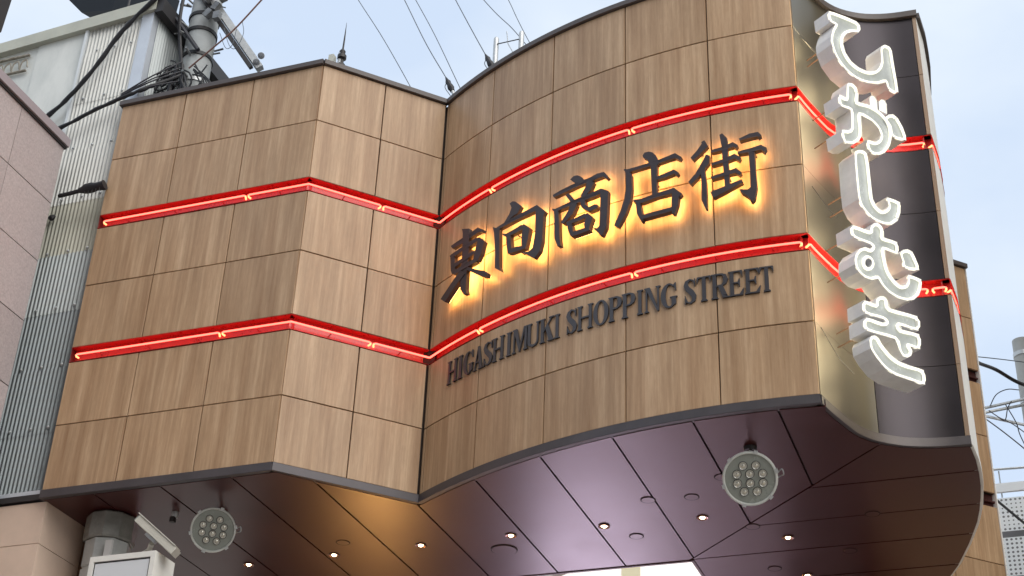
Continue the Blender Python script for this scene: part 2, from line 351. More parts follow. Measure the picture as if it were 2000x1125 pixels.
mb = MB(); mb.box(-7.7, -2.93, 12.336, 12.36, ZT-0.01, 7.9); mb.box(-2.955, -2.93, 12.362, 13.9, ZT-0.01, 7.9); mb.build('opening_frame', mat('opening_frame', (0.09, 0.035, 0.03), 0.4), gate)

# ------------------------------------------------------------------ neon lines
def neon_line(zb, zt, label, breaks, zc):
    t = empty('neon_line', (-4.8, 10.58, (zb+zt)/2), label, 'neon light', 'red neon lines across the gateway')
    D = -0.060
    ch = MB(); en = MB()
    def chan(f, a, b, n):
        slab(ch, f, a, b, zb+0.001, zt-0.001, D, D-0.01, n)
        slab(ch, f, a, b, zt-0.006, zt-0.0015, 0.004, D+0.001, n); slab(ch, f, a, b, zb+0.0015, zb+0.006, 0.004, D+0.001, n)
    for f, a, b, n in FRONT: chan(f, a+0.002, b-0.002, n)
    chan(fs, 0.002, LS-0.002, 20); chan(fw, 0.004, LW, 20)
    ch.build('channel', CHANNEL, t, smooth=True)
    slab(en, f0, 0.004, 0.012, zb+0.007, zt-0.007, 0.003, D+0.002, 1); en.build('end_plate', CHEND, t)
    # one continuous path: list of (map, s)
    def P(k, s, d, z):
        return {'A': f0, 'B': f3, 'C': arcmap, 'S': fs, 'W': fw}[k](s, z, d)
    tz = zb + (zt-zb)*zc; td = -0.008
    for segm in breaks:
        pts = []
        first = segm[0]; last = segm[-1]
        pts.append(P(first[0], first[1]+0.014, td-0.035, tz-0.018)); pts.append(P(first[0], first[1]+0.004, td-0.012, tz-0.014)); pts.append(P(first[0], first[1]+0.006, td-0.002, tz-0.004))
        for (k, s0, s1) in segm:
            n = max(1, int(abs(s1-s0)/0.12)) if k in 'CSW' else 1
            for i in range(n+1):
                s = s0+(s1-s0)*i/n; e = 0.018 if (k, s0, s1) == first and i == 0 else (-0.018 if (k, s0, s1) == last and i == n else 0)
                pts.append(P(k, s+e, td, tz))
        lk, _, ls = last
        pts += [P(lk, ls-0.006, td-0.002, tz-0.004), P(lk, ls-0.004, td-0.012, tz-0.014), P(lk, ls-0.014, td-0.035, tz-0.018)]
        MB().tube(pts, 0.0080, 8).build('neon_tube', NEON, t, smooth=True)
        for q in (pts[:3], pts[-3:]): MB().tube([q[0], q[1], q[2]], 0.0084, 8).build('electrode', NEONEND, t, smooth=True)
        for (k, s0, s1) in segm:   # glass clips
            n = int((s1-s0)/0.42)
            for i in range(n):
                s = s0+(s1-s0)*(i+0.5)/n; mbc = MB(); mbc.tube([P(k, s, D, tz-0.012), P(k, s, td-0.012, tz-0.010)], 0.005, 6); mbc.tube([P(k, s-0.004, td, tz-0.014), P(k, s+0.004, td, tz-0.016)], 0.006, 6); mbc.build('tube_clip', CLIP, t)
    return t
LA, LB, LC = l0, l3, SJ[-1]
neon_line(Z2B, Z2, 'upper red neon tube running above the glowing kanji and round the steel bay', [
    [('A', 0.05, 1.52)], [('A', 1.54, LA), ('B', 0, 0.69)], [('B', 0.71, LB), ('C', 0, 0.72)], [('C', 0.74, 2.20)], [('C', 2.22, LC-0.05)], [('S', 0.03, 0.66)], [('S', 0.68, LS-0.06)], [('W', 0.05, LW-0.1)]], 0.52)
neon_line(Z4B, Z4, 'lower red neon tube running between the kanji and the English lettering', [
    [('A', 0.05, 1.47)], [('A', 1.49, LA), ('B', 0, 0.72)], [('B', 0.74, LB), ('C', 0, 0.66)], [('C', 0.68, 2.22)], [('C', 2.24, LC-0.05)], [('S', 0.03, 0.70)], [('S', 0.72, LS-0.17)], [('S', LS-0.14, LS-0.03), ], [('W', 0.05, LW-0.1)]], 0.52)

# ------------------------------------------------------------------ lettering data (metres on the wall: along the arc, height)
KANJI={"east":[[[0.387,8.757],[0.503,8.747],[0.662,8.757],[0.738,8.761],[0.776,8.743],[0.784,8.764],[0.716,8.819],[0.629,8.807],[0.469,8.799],[0.362,8.794]],[[0.506,8.9],[0.521,8.849],[0.534,8.627],[0.519,8.453],[0.536,8.278],[0.583,8.205],[0.621,8.201],[0.606,8.252],[0.607,8.409],[0.616,8.586],[0.604,8.81],[0.6,8.861]],[[0.357,8.694],[0.369,8.674],[0.389,8.525],[0.409,8.486],[0.449,8.472],[0.452,8.498],[0.427,8.652],[0.395,8.695]],[[0.404,8.655],[0.616,8.664],[0.738,8.674],[0.71,8.718],[0.586,8.708],[0.375,8.697]],[[0.707,8.692],[0.723,8.671],[0.698,8.576],[0.685,8.506],[0.741,8.467],[0.779,8.522],[0.81,8.633],[0.74,8.709]],[[0.447,8.536],[0.705,8.559],[0.678,8.598],[0.42,8.575]],[[0.45,8.458],[0.6,8.462],[0.731,8.463],[0.706,8.506],[0.569,8.511],[0.419,8.503]],[[0.525,8.465],[0.415,8.389],[0.276,8.291],[0.341,8.235],[0.475,8.333],[0.59,8.402]],[[0.608,8.438],[0.72,8.351],[0.821,8.274],[0.866,8.259],[0.874,8.29],[0.838,8.324],[0.734,8.383],[0.62,8.46]]],"facing":[[[1.086,8.895],[1.12,8.903],[1.155,8.883],[1.217,8.81],[1.178,8.753],[1.131,8.75],[1.056,8.708],[1.027,8.715],[1.083,8.782],[1.11,8.841]],[[0.901,8.737],[0.946,8.708],[0.985,8.685],[0.984,8.639],[1.002,8.302],[1.02,8.25],[0.953,8.307],[0.943,8.487],[0.921,8.666]],[[0.946,8.71],[1.047,8.722],[1.187,8.736],[1.387,8.751],[1.477,8.653],[1.459,8.619],[1.453,8.372],[1.431,8.283],[1.378,8.233],[1.25,8.342],[1.315,8.321],[1.358,8.341],[1.377,8.476],[1.377,8.697],[1.181,8.692],[0.974,8.684]],[[1.024,8.602],[1.076,8.56],[1.197,8.563],[1.257,8.57],[1.23,8.619],[1.174,8.608],[1.062,8.598],[1.029,8.615]],[[1.065,8.587],[1.074,8.491],[1.094,8.391],[1.137,8.378],[1.125,8.473],[1.113,8.57]],[[1.23,8.597],[1.248,8.567],[1.238,8.491],[1.244,8.38],[1.286,8.36],[1.308,8.454],[1.323,8.55],[1.255,8.616]],[[1.114,8.381],[1.202,8.371],[1.281,8.364],[1.272,8.396],[1.187,8.417],[1.098,8.425]]],"trade":[[[1.714,8.875],[1.744,8.898],[1.781,8.893],[1.821,8.861],[1.855,8.81],[1.812,8.796],[1.752,8.833]],[[1.556,8.759],[1.657,8.766],[1.79,8.78],[1.919,8.784],[1.977,8.79],[2.022,8.791],[2.055,8.754],[2.073,8.77],[2.029,8.835],[1.961,8.839],[1.905,8.825],[1.774,8.822],[1.64,8.806],[1.544,8.787]],[[1.673,8.733],[1.725,8.643],[1.757,8.657],[1.702,8.745]],[[1.884,8.808],[1.86,8.743],[1.815,8.671],[1.842,8.641],[1.91,8.695],[1.941,8.763]],[[1.545,8.634],[1.566,8.617],[1.57,8.524],[1.576,8.348],[1.61,8.26],[1.638,8.258],[1.626,8.335],[1.617,8.508],[1.604,8.619],[1.547,8.648]],[[1.575,8.608],[1.793,8.612],[1.951,8.622],[2.007,8.63],[2.053,8.59],[2.07,8.633],[2.004,8.677],[1.934,8.668],[1.777,8.656],[1.565,8.633]],[[2.002,8.648],[2.0,8.477],[1.994,8.319],[1.995,8.238],[2.022,8.223],[2.057,8.291],[2.066,8.452],[2.072,8.622]],[[1.932,8.325],[1.974,8.304],[2.015,8.338],[2.059,8.309],[2.039,8.264],[2.014,8.221]],[[1.732,8.641],[1.706,8.563],[1.638,8.478],[1.66,8.453],[1.75,8.52],[1.788,8.6]],[[1.818,8.634],[1.83,8.553],[1.901,8.487],[1.965,8.492],[1.981,8.497],[1.976,8.528],[1.95,8.54],[1.902,8.532],[1.865,8.564],[1.861,8.624]],[[1.699,8.431],[1.81,8.431],[1.882,8.439],[1.866,8.48],[1.795,8.471],[1.688,8.46]],[[1.867,8.467],[1.874,8.438],[1.859,8.373],[1.872,8.312],[1.901,8.302],[1.913,8.345],[1.938,8.421],[1.888,8.479]],[[1.698,8.443],[1.714,8.362],[1.736,8.31],[1.766,8.31],[1.757,8.358],[1.74,8.437]],[[1.746,8.301],[1.832,8.3],[1.913,8.303],[1.902,8.338],[1.82,8.341],[1.734,8.342]]],"shop":[[[2.368,8.881],[2.384,8.906],[2.421,8.905],[2.453,8.885],[2.479,8.85],[2.497,8.799],[2.503,8.752],[2.451,8.749],[2.419,8.782],[2.41,8.826],[2.374,8.86]],[[2.204,8.791],[2.235,8.755],[2.304,8.758],[2.495,8.761],[2.573,8.771],[2.638,8.776],[2.678,8.744],[2.692,8.77],[2.639,8.823],[2.563,8.809],[2.486,8.796],[2.297,8.788],[2.233,8.79],[2.21,8.803]],[[2.218,8.771],[2.223,8.732],[2.223,8.601],[2.209,8.508],[2.176,8.403],[2.122,8.287],[2.157,8.258],[2.223,8.367],[2.264,8.475],[2.276,8.581],[2.273,8.721],[2.252,8.774]],[[2.436,8.772],[2.44,8.614],[2.447,8.464],[2.485,8.454],[2.486,8.601],[2.49,8.757]],[[2.479,8.608],[2.558,8.611],[2.63,8.625],[2.652,8.601],[2.667,8.623],[2.628,8.666],[2.548,8.648],[2.472,8.636]],[[2.289,8.457],[2.361,8.423],[2.491,8.441],[2.625,8.443],[2.672,8.396],[2.689,8.419],[2.626,8.491],[2.482,8.48],[2.354,8.463],[2.289,8.475]],[[2.308,8.451],[2.32,8.329],[2.354,8.251],[2.372,8.254],[2.361,8.327],[2.345,8.446]],[[2.611,8.458],[2.604,8.344],[2.606,8.255],[2.627,8.246],[2.654,8.324],[2.67,8.436]],[[2.348,8.268],[2.476,8.271],[2.626,8.278],[2.619,8.314],[2.468,8.309],[2.339,8.306]]],"street":[[[2.851,8.872],[2.857,8.859],[2.814,8.799],[2.763,8.745],[2.784,8.715],[2.841,8.76],[2.906,8.822],[2.877,8.886]],[[2.885,8.743],[2.864,8.699],[2.801,8.588],[2.74,8.518],[2.762,8.488],[2.83,8.554],[2.91,8.658],[2.914,8.727]],[[2.841,8.607],[2.843,8.49],[2.839,8.323],[2.868,8.238],[2.88,8.239],[2.882,8.318],[2.881,8.483],[2.871,8.603]],[[2.998,8.905],[3.003,8.857],[3.012,8.78],[3.014,8.654],[3.02,8.52],[3.024,8.396],[3.06,8.391],[3.061,8.515],[3.056,8.648],[3.058,8.774],[3.054,8.864],[3.02,8.915]],[[2.93,8.748],[3.019,8.751],[3.103,8.765],[3.124,8.746],[3.138,8.771],[3.1,8.81],[3.013,8.782],[2.926,8.774]],[[2.93,8.623],[3.022,8.631],[3.11,8.652],[3.142,8.623],[3.156,8.65],[3.108,8.697],[3.014,8.663],[2.925,8.648]],[[2.926,8.495],[3.017,8.504],[3.115,8.514],[3.14,8.486],[3.157,8.509],[3.116,8.558],[3.01,8.536],[2.921,8.521]],[[2.931,8.319],[3.017,8.351],[3.163,8.416],[3.154,8.445],[3.001,8.401],[2.912,8.379]],[[3.153,8.809],[3.238,8.821],[3.292,8.823],[3.296,8.809],[3.32,8.828],[3.296,8.864],[3.231,8.86],[3.148,8.829]],[[3.136,8.686],[3.243,8.684],[3.311,8.693],[3.336,8.664],[3.355,8.699],[3.313,8.735],[3.238,8.72],[3.134,8.707]],[[3.217,8.683],[3.22,8.507],[3.218,8.365],[3.213,8.262],[3.212,8.234],[3.228,8.224],[3.247,8.249],[3.266,8.355],[3.261,8.502],[3.262,8.677]],[[3.132,8.353],[3.196,8.337],[3.22,8.357],[3.257,8.336],[3.22,8.229],[3.193,8.277],[3.148,8.321]]]}
KANA={"hi":[[[-0.073,9.953],[0.118,9.996],[0.244,10.013],[0.284,9.993],[0.287,9.946],[0.258,9.9],[0.186,9.868],[0.119,9.817],[0.077,9.755],[0.06,9.68],[0.08,9.598],[0.135,9.54],[0.219,9.518],[0.313,9.53],[0.396,9.573],[0.462,9.642],[0.499,9.726],[0.503,9.848],[0.525,9.898],[0.567,9.934],[0.622,9.941],[0.646,9.907],[0.651,9.794],[0.668,9.487],[0.544,9.46],[0.525,9.519],[0.428,9.452],[0.298,9.4],[0.174,9.384],[0.056,9.417],[-0.036,9.499],[-0.077,9.605],[-0.077,9.684],[-0.046,9.775],[-0.011,9.843],[-0.067,9.84]]],"ga":[[[0.072,9.291],[0.125,9.311],[0.168,9.293],[0.183,9.233],[0.172,9.153],[0.287,9.179],[0.408,9.174],[0.49,9.132],[0.526,9.063],[0.524,8.973],[0.49,8.869],[0.419,8.77],[0.341,8.712],[0.245,8.7],[0.223,8.807],[0.316,8.831],[0.371,8.876],[0.393,8.93],[0.375,8.983],[0.309,9.024],[0.188,9.024],[0.181,8.902],[0.169,8.817],[0.135,8.754],[0.072,8.696],[0.005,8.668],[-0.041,8.667],[-0.051,8.776],[0.02,8.805],[0.059,8.845],[0.067,8.918],[0.07,9.021],[-0.037,9.008],[-0.045,9.121],[0.035,9.129],[0.05,9.239]],[[0.341,9.291],[0.371,9.332],[0.403,9.34],[0.431,9.312],[0.428,9.211],[0.335,9.197]],[[0.448,9.306],[0.487,9.35],[0.525,9.358],[0.543,9.325],[0.534,9.22],[0.442,9.213]],[[0.464,9.124],[0.513,9.188],[0.569,9.219],[0.619,9.206],[0.672,9.131],[0.696,9.016],[0.532,8.976],[0.509,9.073]]],"shi":[[[0.066,8.597],[0.118,8.663],[0.171,8.682],[0.209,8.668],[0.221,8.572],[0.222,8.361],[0.225,8.254],[0.259,8.202],[0.311,8.187],[0.359,8.215],[0.394,8.259],[0.389,8.299],[0.387,8.341],[0.532,8.356],[0.525,8.256],[0.482,8.163],[0.407,8.093],[0.31,8.06],[0.198,8.06],[0.108,8.109],[0.064,8.185],[0.059,8.332]]],"mu":[[[-0.033,7.913],[0.15,7.938],[0.17,7.987],[0.209,8.031],[0.25,8.048],[0.292,8.037],[0.309,7.995],[0.306,7.941],[0.448,7.958],[0.439,7.841],[0.301,7.827],[0.298,7.742],[0.316,7.654],[0.366,7.598],[0.43,7.573],[0.487,7.597],[0.517,7.641],[0.531,7.705],[0.675,7.717],[0.666,7.638],[0.628,7.56],[0.565,7.497],[0.492,7.46],[0.393,7.442],[0.29,7.457],[0.22,7.5],[0.192,7.535],[0.126,7.498],[0.05,7.49],[-0.012,7.515],[-0.043,7.568],[-0.032,7.65],[0.021,7.727],[0.087,7.769],[0.14,7.774],[0.163,7.803],[0.145,7.814],[-0.031,7.804]],[[0.465,7.864],[0.506,7.912],[0.558,7.938],[0.608,7.937],[0.64,7.885],[0.666,7.792],[0.507,7.744],[0.481,7.806]]],"ki":[[[0.018,7.29],[0.137,7.303],[0.149,7.347],[0.187,7.386],[0.236,7.404],[0.267,7.388],[0.295,7.324],[0.583,7.363],[0.576,7.236],[0.386,7.211],[0.394,7.184],[0.58,7.211],[0.571,7.081],[0.466,7.067],[0.483,7.037],[0.465,6.992],[0.42,6.958],[0.372,6.955],[0.34,6.994],[0.307,7.072],[0.016,7.037],[0.02,7.15],[0.19,7.169],[0.226,7.189],[0.204,7.2],[0.014,7.177]],[[0.033,6.968],[0.056,7.009],[0.095,7.03],[0.131,7.024],[0.166,6.978],[0.242,6.923],[0.323,6.9],[0.426,6.902],[0.584,6.916],[0.58,6.794],[0.427,6.778],[0.277,6.767],[0.17,6.789],[0.086,6.848],[0.038,6.904]]]}
KANA_HOLE=[[0.142,7.652],[0.134,7.631],[0.119,7.611],[0.1,7.599],[0.083,7.597],[0.071,7.606],[0.069,7.624],[0.076,7.645],[0.091,7.665],[0.11,7.678],[0.127,7.679],[0.139,7.67]]
ENGLISH=[["H",0.317,0.446],["I",0.44,0.535],["G",0.534,0.652],["A",0.654,0.776],["S",0.775,0.884],["H",0.883,1.01],["I",1.021,1.107],["M",1.102,1.264],["U",1.256,1.384],["K",1.391,1.523],["I",1.524,1.59],["S",1.647,1.745],["H",1.75,1.889],["O",1.895,2.028],["P",2.03,2.142],["P",2.145,2.258],["I",2.263,2.33],["N",2.332,2.466],["G",2.476,2.6],["S",2.654,2.752],["T",2.755,2.866],["R",2.868,2.996],["E",3.0,3.113],["E",3.12,3.236],["T",3.23,3.338]]

def inset(poly, r):
    n = len(poly); A = sum(poly[i][0]*poly[(i+1) % n][1]-poly[(i+1) % n][0]*poly[i][1] for i in range(n)); sg = 1 if A > 0 else -1; out = []
    for i in range(n):
        p0, p1, p2 = Vector(poly[i-1]), Vector(poly[i]), Vector(poly[(i+1) % n])
        e1 = (p1-p0).normalized(); e2 = (p2-p1).normalized(); n1 = Vector((-e1.y, e1.x))*sg; n2 = Vector((-e2.y, e2.x))*sg
        b = n1+n2
        if b.length < 0.3: b = n1
        b.normalize(); k = min(1.6, 1/max(0.35, b.dot(n1))); out.append(tuple(p1 + b*r*k))
    return out
kanji_info = [('east', 'dark brush-style kanji for east, first of the five glowing characters, beside the inner corner'),
    ('facing', 'dark kanji with a small box inside an open frame, second of five glowing characters'),
    ('trade', 'dark many-stroked kanji for trade, middle one of the five glowing characters'),
    ('shop', 'dark kanji for shop with long sweeping left stroke, fourth of the five glowing characters'),
    ('street', 'dark kanji for street in three upright parts, rightmost of the five glowing characters')]
for k, lab in kanji_info:
    P = KANJI[k]; s_ = sum(p[0] for q in P for p in q)/sum(len(q) for q in P)
    t = empty('kanji_character', arc(s_, 0.03, 8.55), lab, 'sign letter', 'backlit kanji of the street name')
    mb = MB(); hb = MB()
    for i, poly in enumerate(P):
        mb.prism(poly, arcmap, 0.100+0.0011*i, 0.062)
        c = (sum(p[0] for p in poly)/len(poly), sum(p[1] for p in poly)/len(poly))
        hb.sheet(inset(poly, 0.0045), arcmap, 0.0612-0.0005*i)
    mb.build('stroke_body', KANJI_F, t); hb.build('halo_lamp', HALO, t)
    for poly in P[::3]:
        c = (sum(p[0] for p in poly)/len(poly), sum(p[1] for p in poly)/len(poly)); MB().tube([arc(c[0], 0, c[1]), arc(c[0], 0.06, c[1])], 0.006, 6).build('standoff', DRK, t)

# English serif capitals, built from stroke shapes; x in metres over letter width w, height 0..1
def brush(pts):     # pts: (x, y, width_x)
    Lf = [(x-wd/2, y) for x, y, wd in pts]; Rt = [(x+wd/2, y) for x, y, wd in pts]; return Lf + Rt[::-1]
def ribbon(pts):
    n = len(pts); A = []; B = []
    for i, (x, y, wd) in enumerate(pts):
        p = pts[max(0, i-1)]; q = pts[min(n-1, i+1)]; tx, ty = (q[0]-p[0]), (q[1]-p[1]); l = math.hypot(tx, ty) or 1; nx, ny = -ty/l, tx/l
        A.append((x+nx*wd/2, y+ny*wd/2)); B.append((x-nx*wd/2, y-ny*wd/2))
    return A + B[::-1]
def glyph(ch, w, h=0.215):
    T, t, sf = min(0.0285, w*0.38), 0.012, 0.008
    o = []
    def stem(x, wd=T, lo=0, hi=h, ov=0.012, top=True, bot=True):
        o.append([(x-wd/2, lo), (x+wd/2, lo), (x+wd/2, hi), (x-wd/2, hi)])
        for yy, on, sg in ((lo, bot, 1), (hi, top, -1)):
            if on: o.append([(x-wd/2-ov, yy), (x+wd/2+ov, yy), (x+wd/2+ov, yy+sg*sf*0.8), (x+wd/2, yy+sg*sf*2), (x-wd/2, yy+sg*sf*2), (x-wd/2-ov, yy+sg*sf*0.8)][::1])
    if ch == 'I': stem(w/2, min(T, w-0.026))
    elif ch == 'H': stem(T*0.42+0.010, T*0.82); stem(w-T*0.42-0.010, T*0.82); o.append([(T, h*0.47), (w-T, h*0.47), (w-T, h*0.53), (T, h*0.53)])
    elif ch == 'T':
        stem(w/2, top=False); o.append([(0, h-0.012), (0.004, h), (w-0.004, h), (w, h-0.012)]); o.append([(0, h-0.012), (0.018, h-0.012), (0.002, h-0.055)]); o.append([(w-0.018, h-0.012), (w, h-0.012), (w-0.002, h-0.055)])
    elif ch == 'E':
        stem(T/2+0.010); xr = w-0.002
        o.append([(T, h-0.011), (T, h), (xr-0.006, h), (xr-0.006, h-0.011)]); o.append([(xr-0.026, h-0.011), (xr-0.006, h-0.006), (xr-0.004, h-0.055)])
        o.append([(T, 0), (xr-0.006, 0), (xr-0.006, 0.011), (T, 0.011)]); o.append([(xr-0.030, 0.010), (xr+0.004, 0.062), (xr-0.005, 0)])
        o.append([(T, h*0.49), (w*0.70, h*0.49), (w*0.70, h*0.54), (T, h*0.54)]); o.append([(w*0.70, h*0.36), (w*0.75, h*0.36), (w*0.75, h*0.67), (w*0.70, h*0.67), (w*0.60, h*0.515)])
    elif ch in 'PR':
        stem(T/2+0.010); cx = T+0.006
        o.append(ribbon([(T*0.8, h-0.006, 0.012), (w*0.62, h-0.007, 0.013), (w*0.80, h*0.90, 0.026), (w*0.86, h*0.75, 0.036), (w*0.80, h*0.60, 0.028), (w*0.62, h*0.515, 0.014), (T*0.8, h*0.50, 0.011)]))
        if ch == 'R': o.append(ribbon([(w*0.52, h*0.53, 0.036), (w*0.80, h*0.06, 0.038), (w*0.82, 0.018, 0.036)])); o.append([(w*0.66, 0), (w+0.006, 0), (w+0.006, 0.009), (w*0.66, 0.009)])
    elif ch == 'O':
        n = 28; a = []; b = []
        for i in range(n):
            an = 2*math.pi*i/n; a.append((w/2+w/2*math.cos(an), h/2+(h/2+0.004)*math.sin(an))); b.append((w/2+(w/2-0.034)*math.cos(an), h/2+(h/2-0.008)*math.sin(an)))
        return [('ring', a, b)]
    elif ch == 'G':
        pts = []
        for i in range(17):
            an = R_(50+250*i/16); wd = 0.012+0.026*max(0, -math.cos(an))**1.3; pts.append((w*0.50+(w*0.40)*math.cos(an), h/2+(h/2-0.006)*math.sin(an), wd))
        o.append(ribbon(pts)); o.append([(w*0.86, h*0.98), (w*0.92, h), (w*0.94, h*0.68), (w*0.90, h*0.68), (w*0.74, h*0.90)])
        o.append([(w*0.64, h*0.06), (w*0.92, h*0.13), (w*0.92, h*0.44), (w*0.64, h*0.44)]); o.append([(w*0.54, h*0.40), (w*1.0, h*0.40), (w*1.0, h*0.44), (w*0.54, h*0.44)])
    elif ch == 'S':
        o.append(ribbon([(w*0.86, h*0.80, 0.010), (w*0.72, h*0.93, 0.012), (w*0.48, h*0.975, 0.014), (w*0.24, h*0.90, 0.026), (w*0.16, h*0.76, 0.034), (w*0.30, h*0.61, 0.040), (w*0.60, h*0.45, 0.044), (w*0.80, h*0.29, 0.038), (w*0.76, h*0.12, 0.028), (w*0.52, h*0.025, 0.014), (w*0.26, h*0.07, 0.012), (w*0.12, h*0.24, 0.010)]))
        o.append([(w*0.84, h*1.0), (w*0.90, h*1.0), (w*0.90, h*0.68), (w*0.85, h*0.68)]); o.append([(w*0.07, h*0.34), (w*0.12, h*0.34), (w*0.14, 0), (w*0.07, 0)])
    elif ch == 'A':
        o.append([(w*0.40, h), (w*0.56, h+0.003), (w*0.90, 0.008), (w*0.62, 0.008)]); o.append([(w*0.42, h*0.92), (w*0.46, h*0.90), (w*0.20, 0.008), (w*0.12, 0.008)])
        o.append([(w*0.22, h*0.30), (w*0.66, h*0.30), (w*0.66, h*0.355), (w*0.24, h*0.355)]); o.append([(0, 0), (w*0.32, 0), (w*0.32, 0.009), (0, 0.009)]); o.append([(w*0.54, 0), (w*1.0, 0), (w*1.0, 0.009), (w*0.54, 0.009)])
    elif ch == 'M':
        stem(w*0.12, 0.012, ov=0.012); stem(w-T*0.40-0.008, T*0.80, ov=0.010); o.append([(w*0.08, h), (w*0.30, h), (w*0.55, h*0.25), (w*0.49, 0)]); o.append([(w*0.46, 0), (w*0.51, 0), (w*0.86, h), (w*0.76, h)])
    elif ch == 'N':
        stem(w*0.15, 0.012, ov=0.013); stem(w*0.86, 0.012, bot=False, ov=0.013); o.append([(w*0.08, h), (w*0.36, h), (w*0.905, 0.0), (w*0.80, -0.004)])
    elif ch == 'U':
        stem(T*0.45+0.010, T*0.9, lo=h*0.22, bot=False); stem(w*0.86, 0.013, lo=h*0.22, bot=False, ov=0.012)
        o.append(ribbon([(T*0.45+0.010, h*0.26, T*0.9), (T*0.52+0.012, h*0.12, T*0.82), (w*0.48, h*0.03, 0.022), (w*0.70, h*0.05, 0.014), (w*0.84, h*0.14, 0.013), (w*0.86, h*0.25, 0.013)]))
    elif ch == 'K':
        stem(T/2+0.008, T*0.95); o.append([(T*0.9, h*0.36), (T*0.9, h*0.43), (w*0.84, h), (w*0.92, h)]); o.append([(w*0.40, h*0.60), (w*0.60, h*0.72), (w*0.98, 0.006), (w*0.68, 0.006)]); o.append([(w*0.58, 0), (w*1.03, 0), (w*1.03, 0.009), (w*0.58, 0.009)]); o.append([(w*0.66, h-0.009), (w*1.02, h-0.009), (w*1.02, h), (w*0.66, h)])
    return o
eng = empty('street_name_lettering', arc(1.8, 0.0, 7.58), 'grey serif capitals HIGASHIMUKI SHOPPING STREET on the bowed wood-grain wall', 'sign')
for ch, s0, s1 in ENGLISH:
    mb = MB(); w_ = s1-s0
    for i, p in enumerate(glyph(ch, w_)):
        dz = 0.0008*i
        if p[0] == 'ring': mb.prism([(s0+x, 7.477+y) for x, y in p[1]], arcmap, 0.015, 0.0015, holes=[[(s0+x, 7.477+y) for x, y in p[2][::-1]]])
        else: mb.prism([(s0+x, 7.477+y) for x, y in p], arcmap, 0.015+dz*0.6, 0.0015)
    mb.build('letter', LETTER, eng)

# ------------------------------------------------------------------ kana sign on the steel bay
KP0 = Vector((-1.014, 9.635, 0)); KD = Vector((0.574, 0.819, 0)).normalized(); KN = Vector((KD.y, -KD.x, 0))
KDEP = 0.165
def kmap(s, z, d): return KP0 + KD*s + KN*d + Vector((0, 0, z))
def dens(poly, mx_=0.03):
    out = []
    for i in range(len(poly)):
        a, b = Vector(poly[i]), Vector(poly[(i+1) % len(poly)]); n = max(1, int((b-a).length/mx_))
        out += [tuple(a.lerp(b, k/n)) for k in range(n)]
    return out
kana_info = [('hi', 'top letter of the vertical white kana sign, a deep U-shaped hook'),
    ('ga', 'second white channel letter of the vertical kana sign, crossed strokes with two small dots'),
    ('shi', 'middle white channel letter of the vertical kana sign, a plain upright hook'),
    ('mu', 'fourth white channel letter of the vertical kana sign, with a round loop on its left'),
    ('ki', 'lowest white channel letter of the vertical kana sign, two crossbars over a curved sweep')]
for k, lab in kana_info:
    P = KANA[k]; zc = sum(p[1] for p in P[0])/len(P[0])
    t = empty('kana_letter', kmap(0.3, zc, -KDEP), lab, 'sign letter', 'white neon kana letters on the steel bay')
    sh = MB(); fc = MB(); rb = MB()
    for j, poly in enumerate(P):
        hl = [KANA_HOLE] if (k == 'mu' and j == 0) else []
        small = k == 'ga' and j in (1, 2)
        dd = -0.03 if small else 0
        nn = len(sh.v); pl = poly
        # side return (outer skin), thin lip, recessed face, back
        for loop in [pl] + hl:
            n0 = len(sh.v); n = len(loop)
            sh.v += [tuple(kmap(x, z, dd)) for x, z in loop] + [tuple(kmap(x, z, -KDEP)) for x, z in loop]
            for i in range(n): sh.face((n0+i, n0+(i+1) % n, n0+n+(i+1) % n, n0+n+i))
            ins = inset(loop, 0.004 if loop is pl else -0.004); n1 = len(rb.v)
            rb.v += [tuple(kmap(x, z, dd+0.0005)) for x, z in loop] + [tuple(kmap(x, z, dd+0.0005)) for x, z in ins] + [tuple(kmap(x, z, dd-0.03)) for x, z in ins]
            for i in range(n): rb.face((n1+i, n1+(i+1) % n, n1+n+(i+1) % n, n1+n+i)); rb.face((n1+n+i, n1+n+(i+1) % n, n1+2*n+(i+1) % n, n1+2*n+i))
        if small: fc.prism(inset(pl, 0.006), kmap, dd-0.004, dd-0.01, mi=1)
        else: fc.prism(inset(pl, 0.006), kmap, dd-0.024, dd-0.029, holes=[inset(h, -0.006) for h in hl])
        sh.prism(inset(pl, 0.004), kmap, -KDEP+0.012, -KDEP+0.002)
        if not small:
            for li, loop in enumerate([pl] + hl):
                ins = inset(loop, 0.0145 if li == 0 else -0.0145); q = [kmap(x, z, -0.006) for x, z in ins]
                st_ = 3 if k != 'shi' else 15
                q = q[st_:] + q[:st_]; q = spline([tuple(v) for v in q] , 3)
                MB().tube(q + [q[0].lerp(q[-1], 0.35)], 0.0112, 8).build('neon_tube', KNEON, t, smooth=True)
    sh.build('letter_box', KBOX, t); rb.build('rim', KRIM, t); fc.build('letter_face', [KFACE, KNEON], t)
    gl = MB()
    for poly in P: gl.prism(inset(poly, 0.016), kmap, -KDEP-0.001, -KDEP-0.006)
    gl.build('back_glow', KBACK, t)
    for poly in P[:1]:
        for q in sorted(poly, key=lambda p: p[0])[:2] + [max(poly, key=lambda p: p[0])]:
            c = Vector((sum(p[0] for p in poly)/len(poly), sum(p[1] for p in poly)/len(poly))); p = Vector(q).lerp(c, 0.2)
            a = kmap(p.x, p.y, -KDEP); b = a - KN*0.17; MB().tube([a, a-KN*0.004, a-KN*0.0041, a-KN*0.03, a-KN*0.0301, b], [0.005, 0.005, 0.011, 0.011, 0.005, 0.005], 8).build('standoff', KNOB, t)
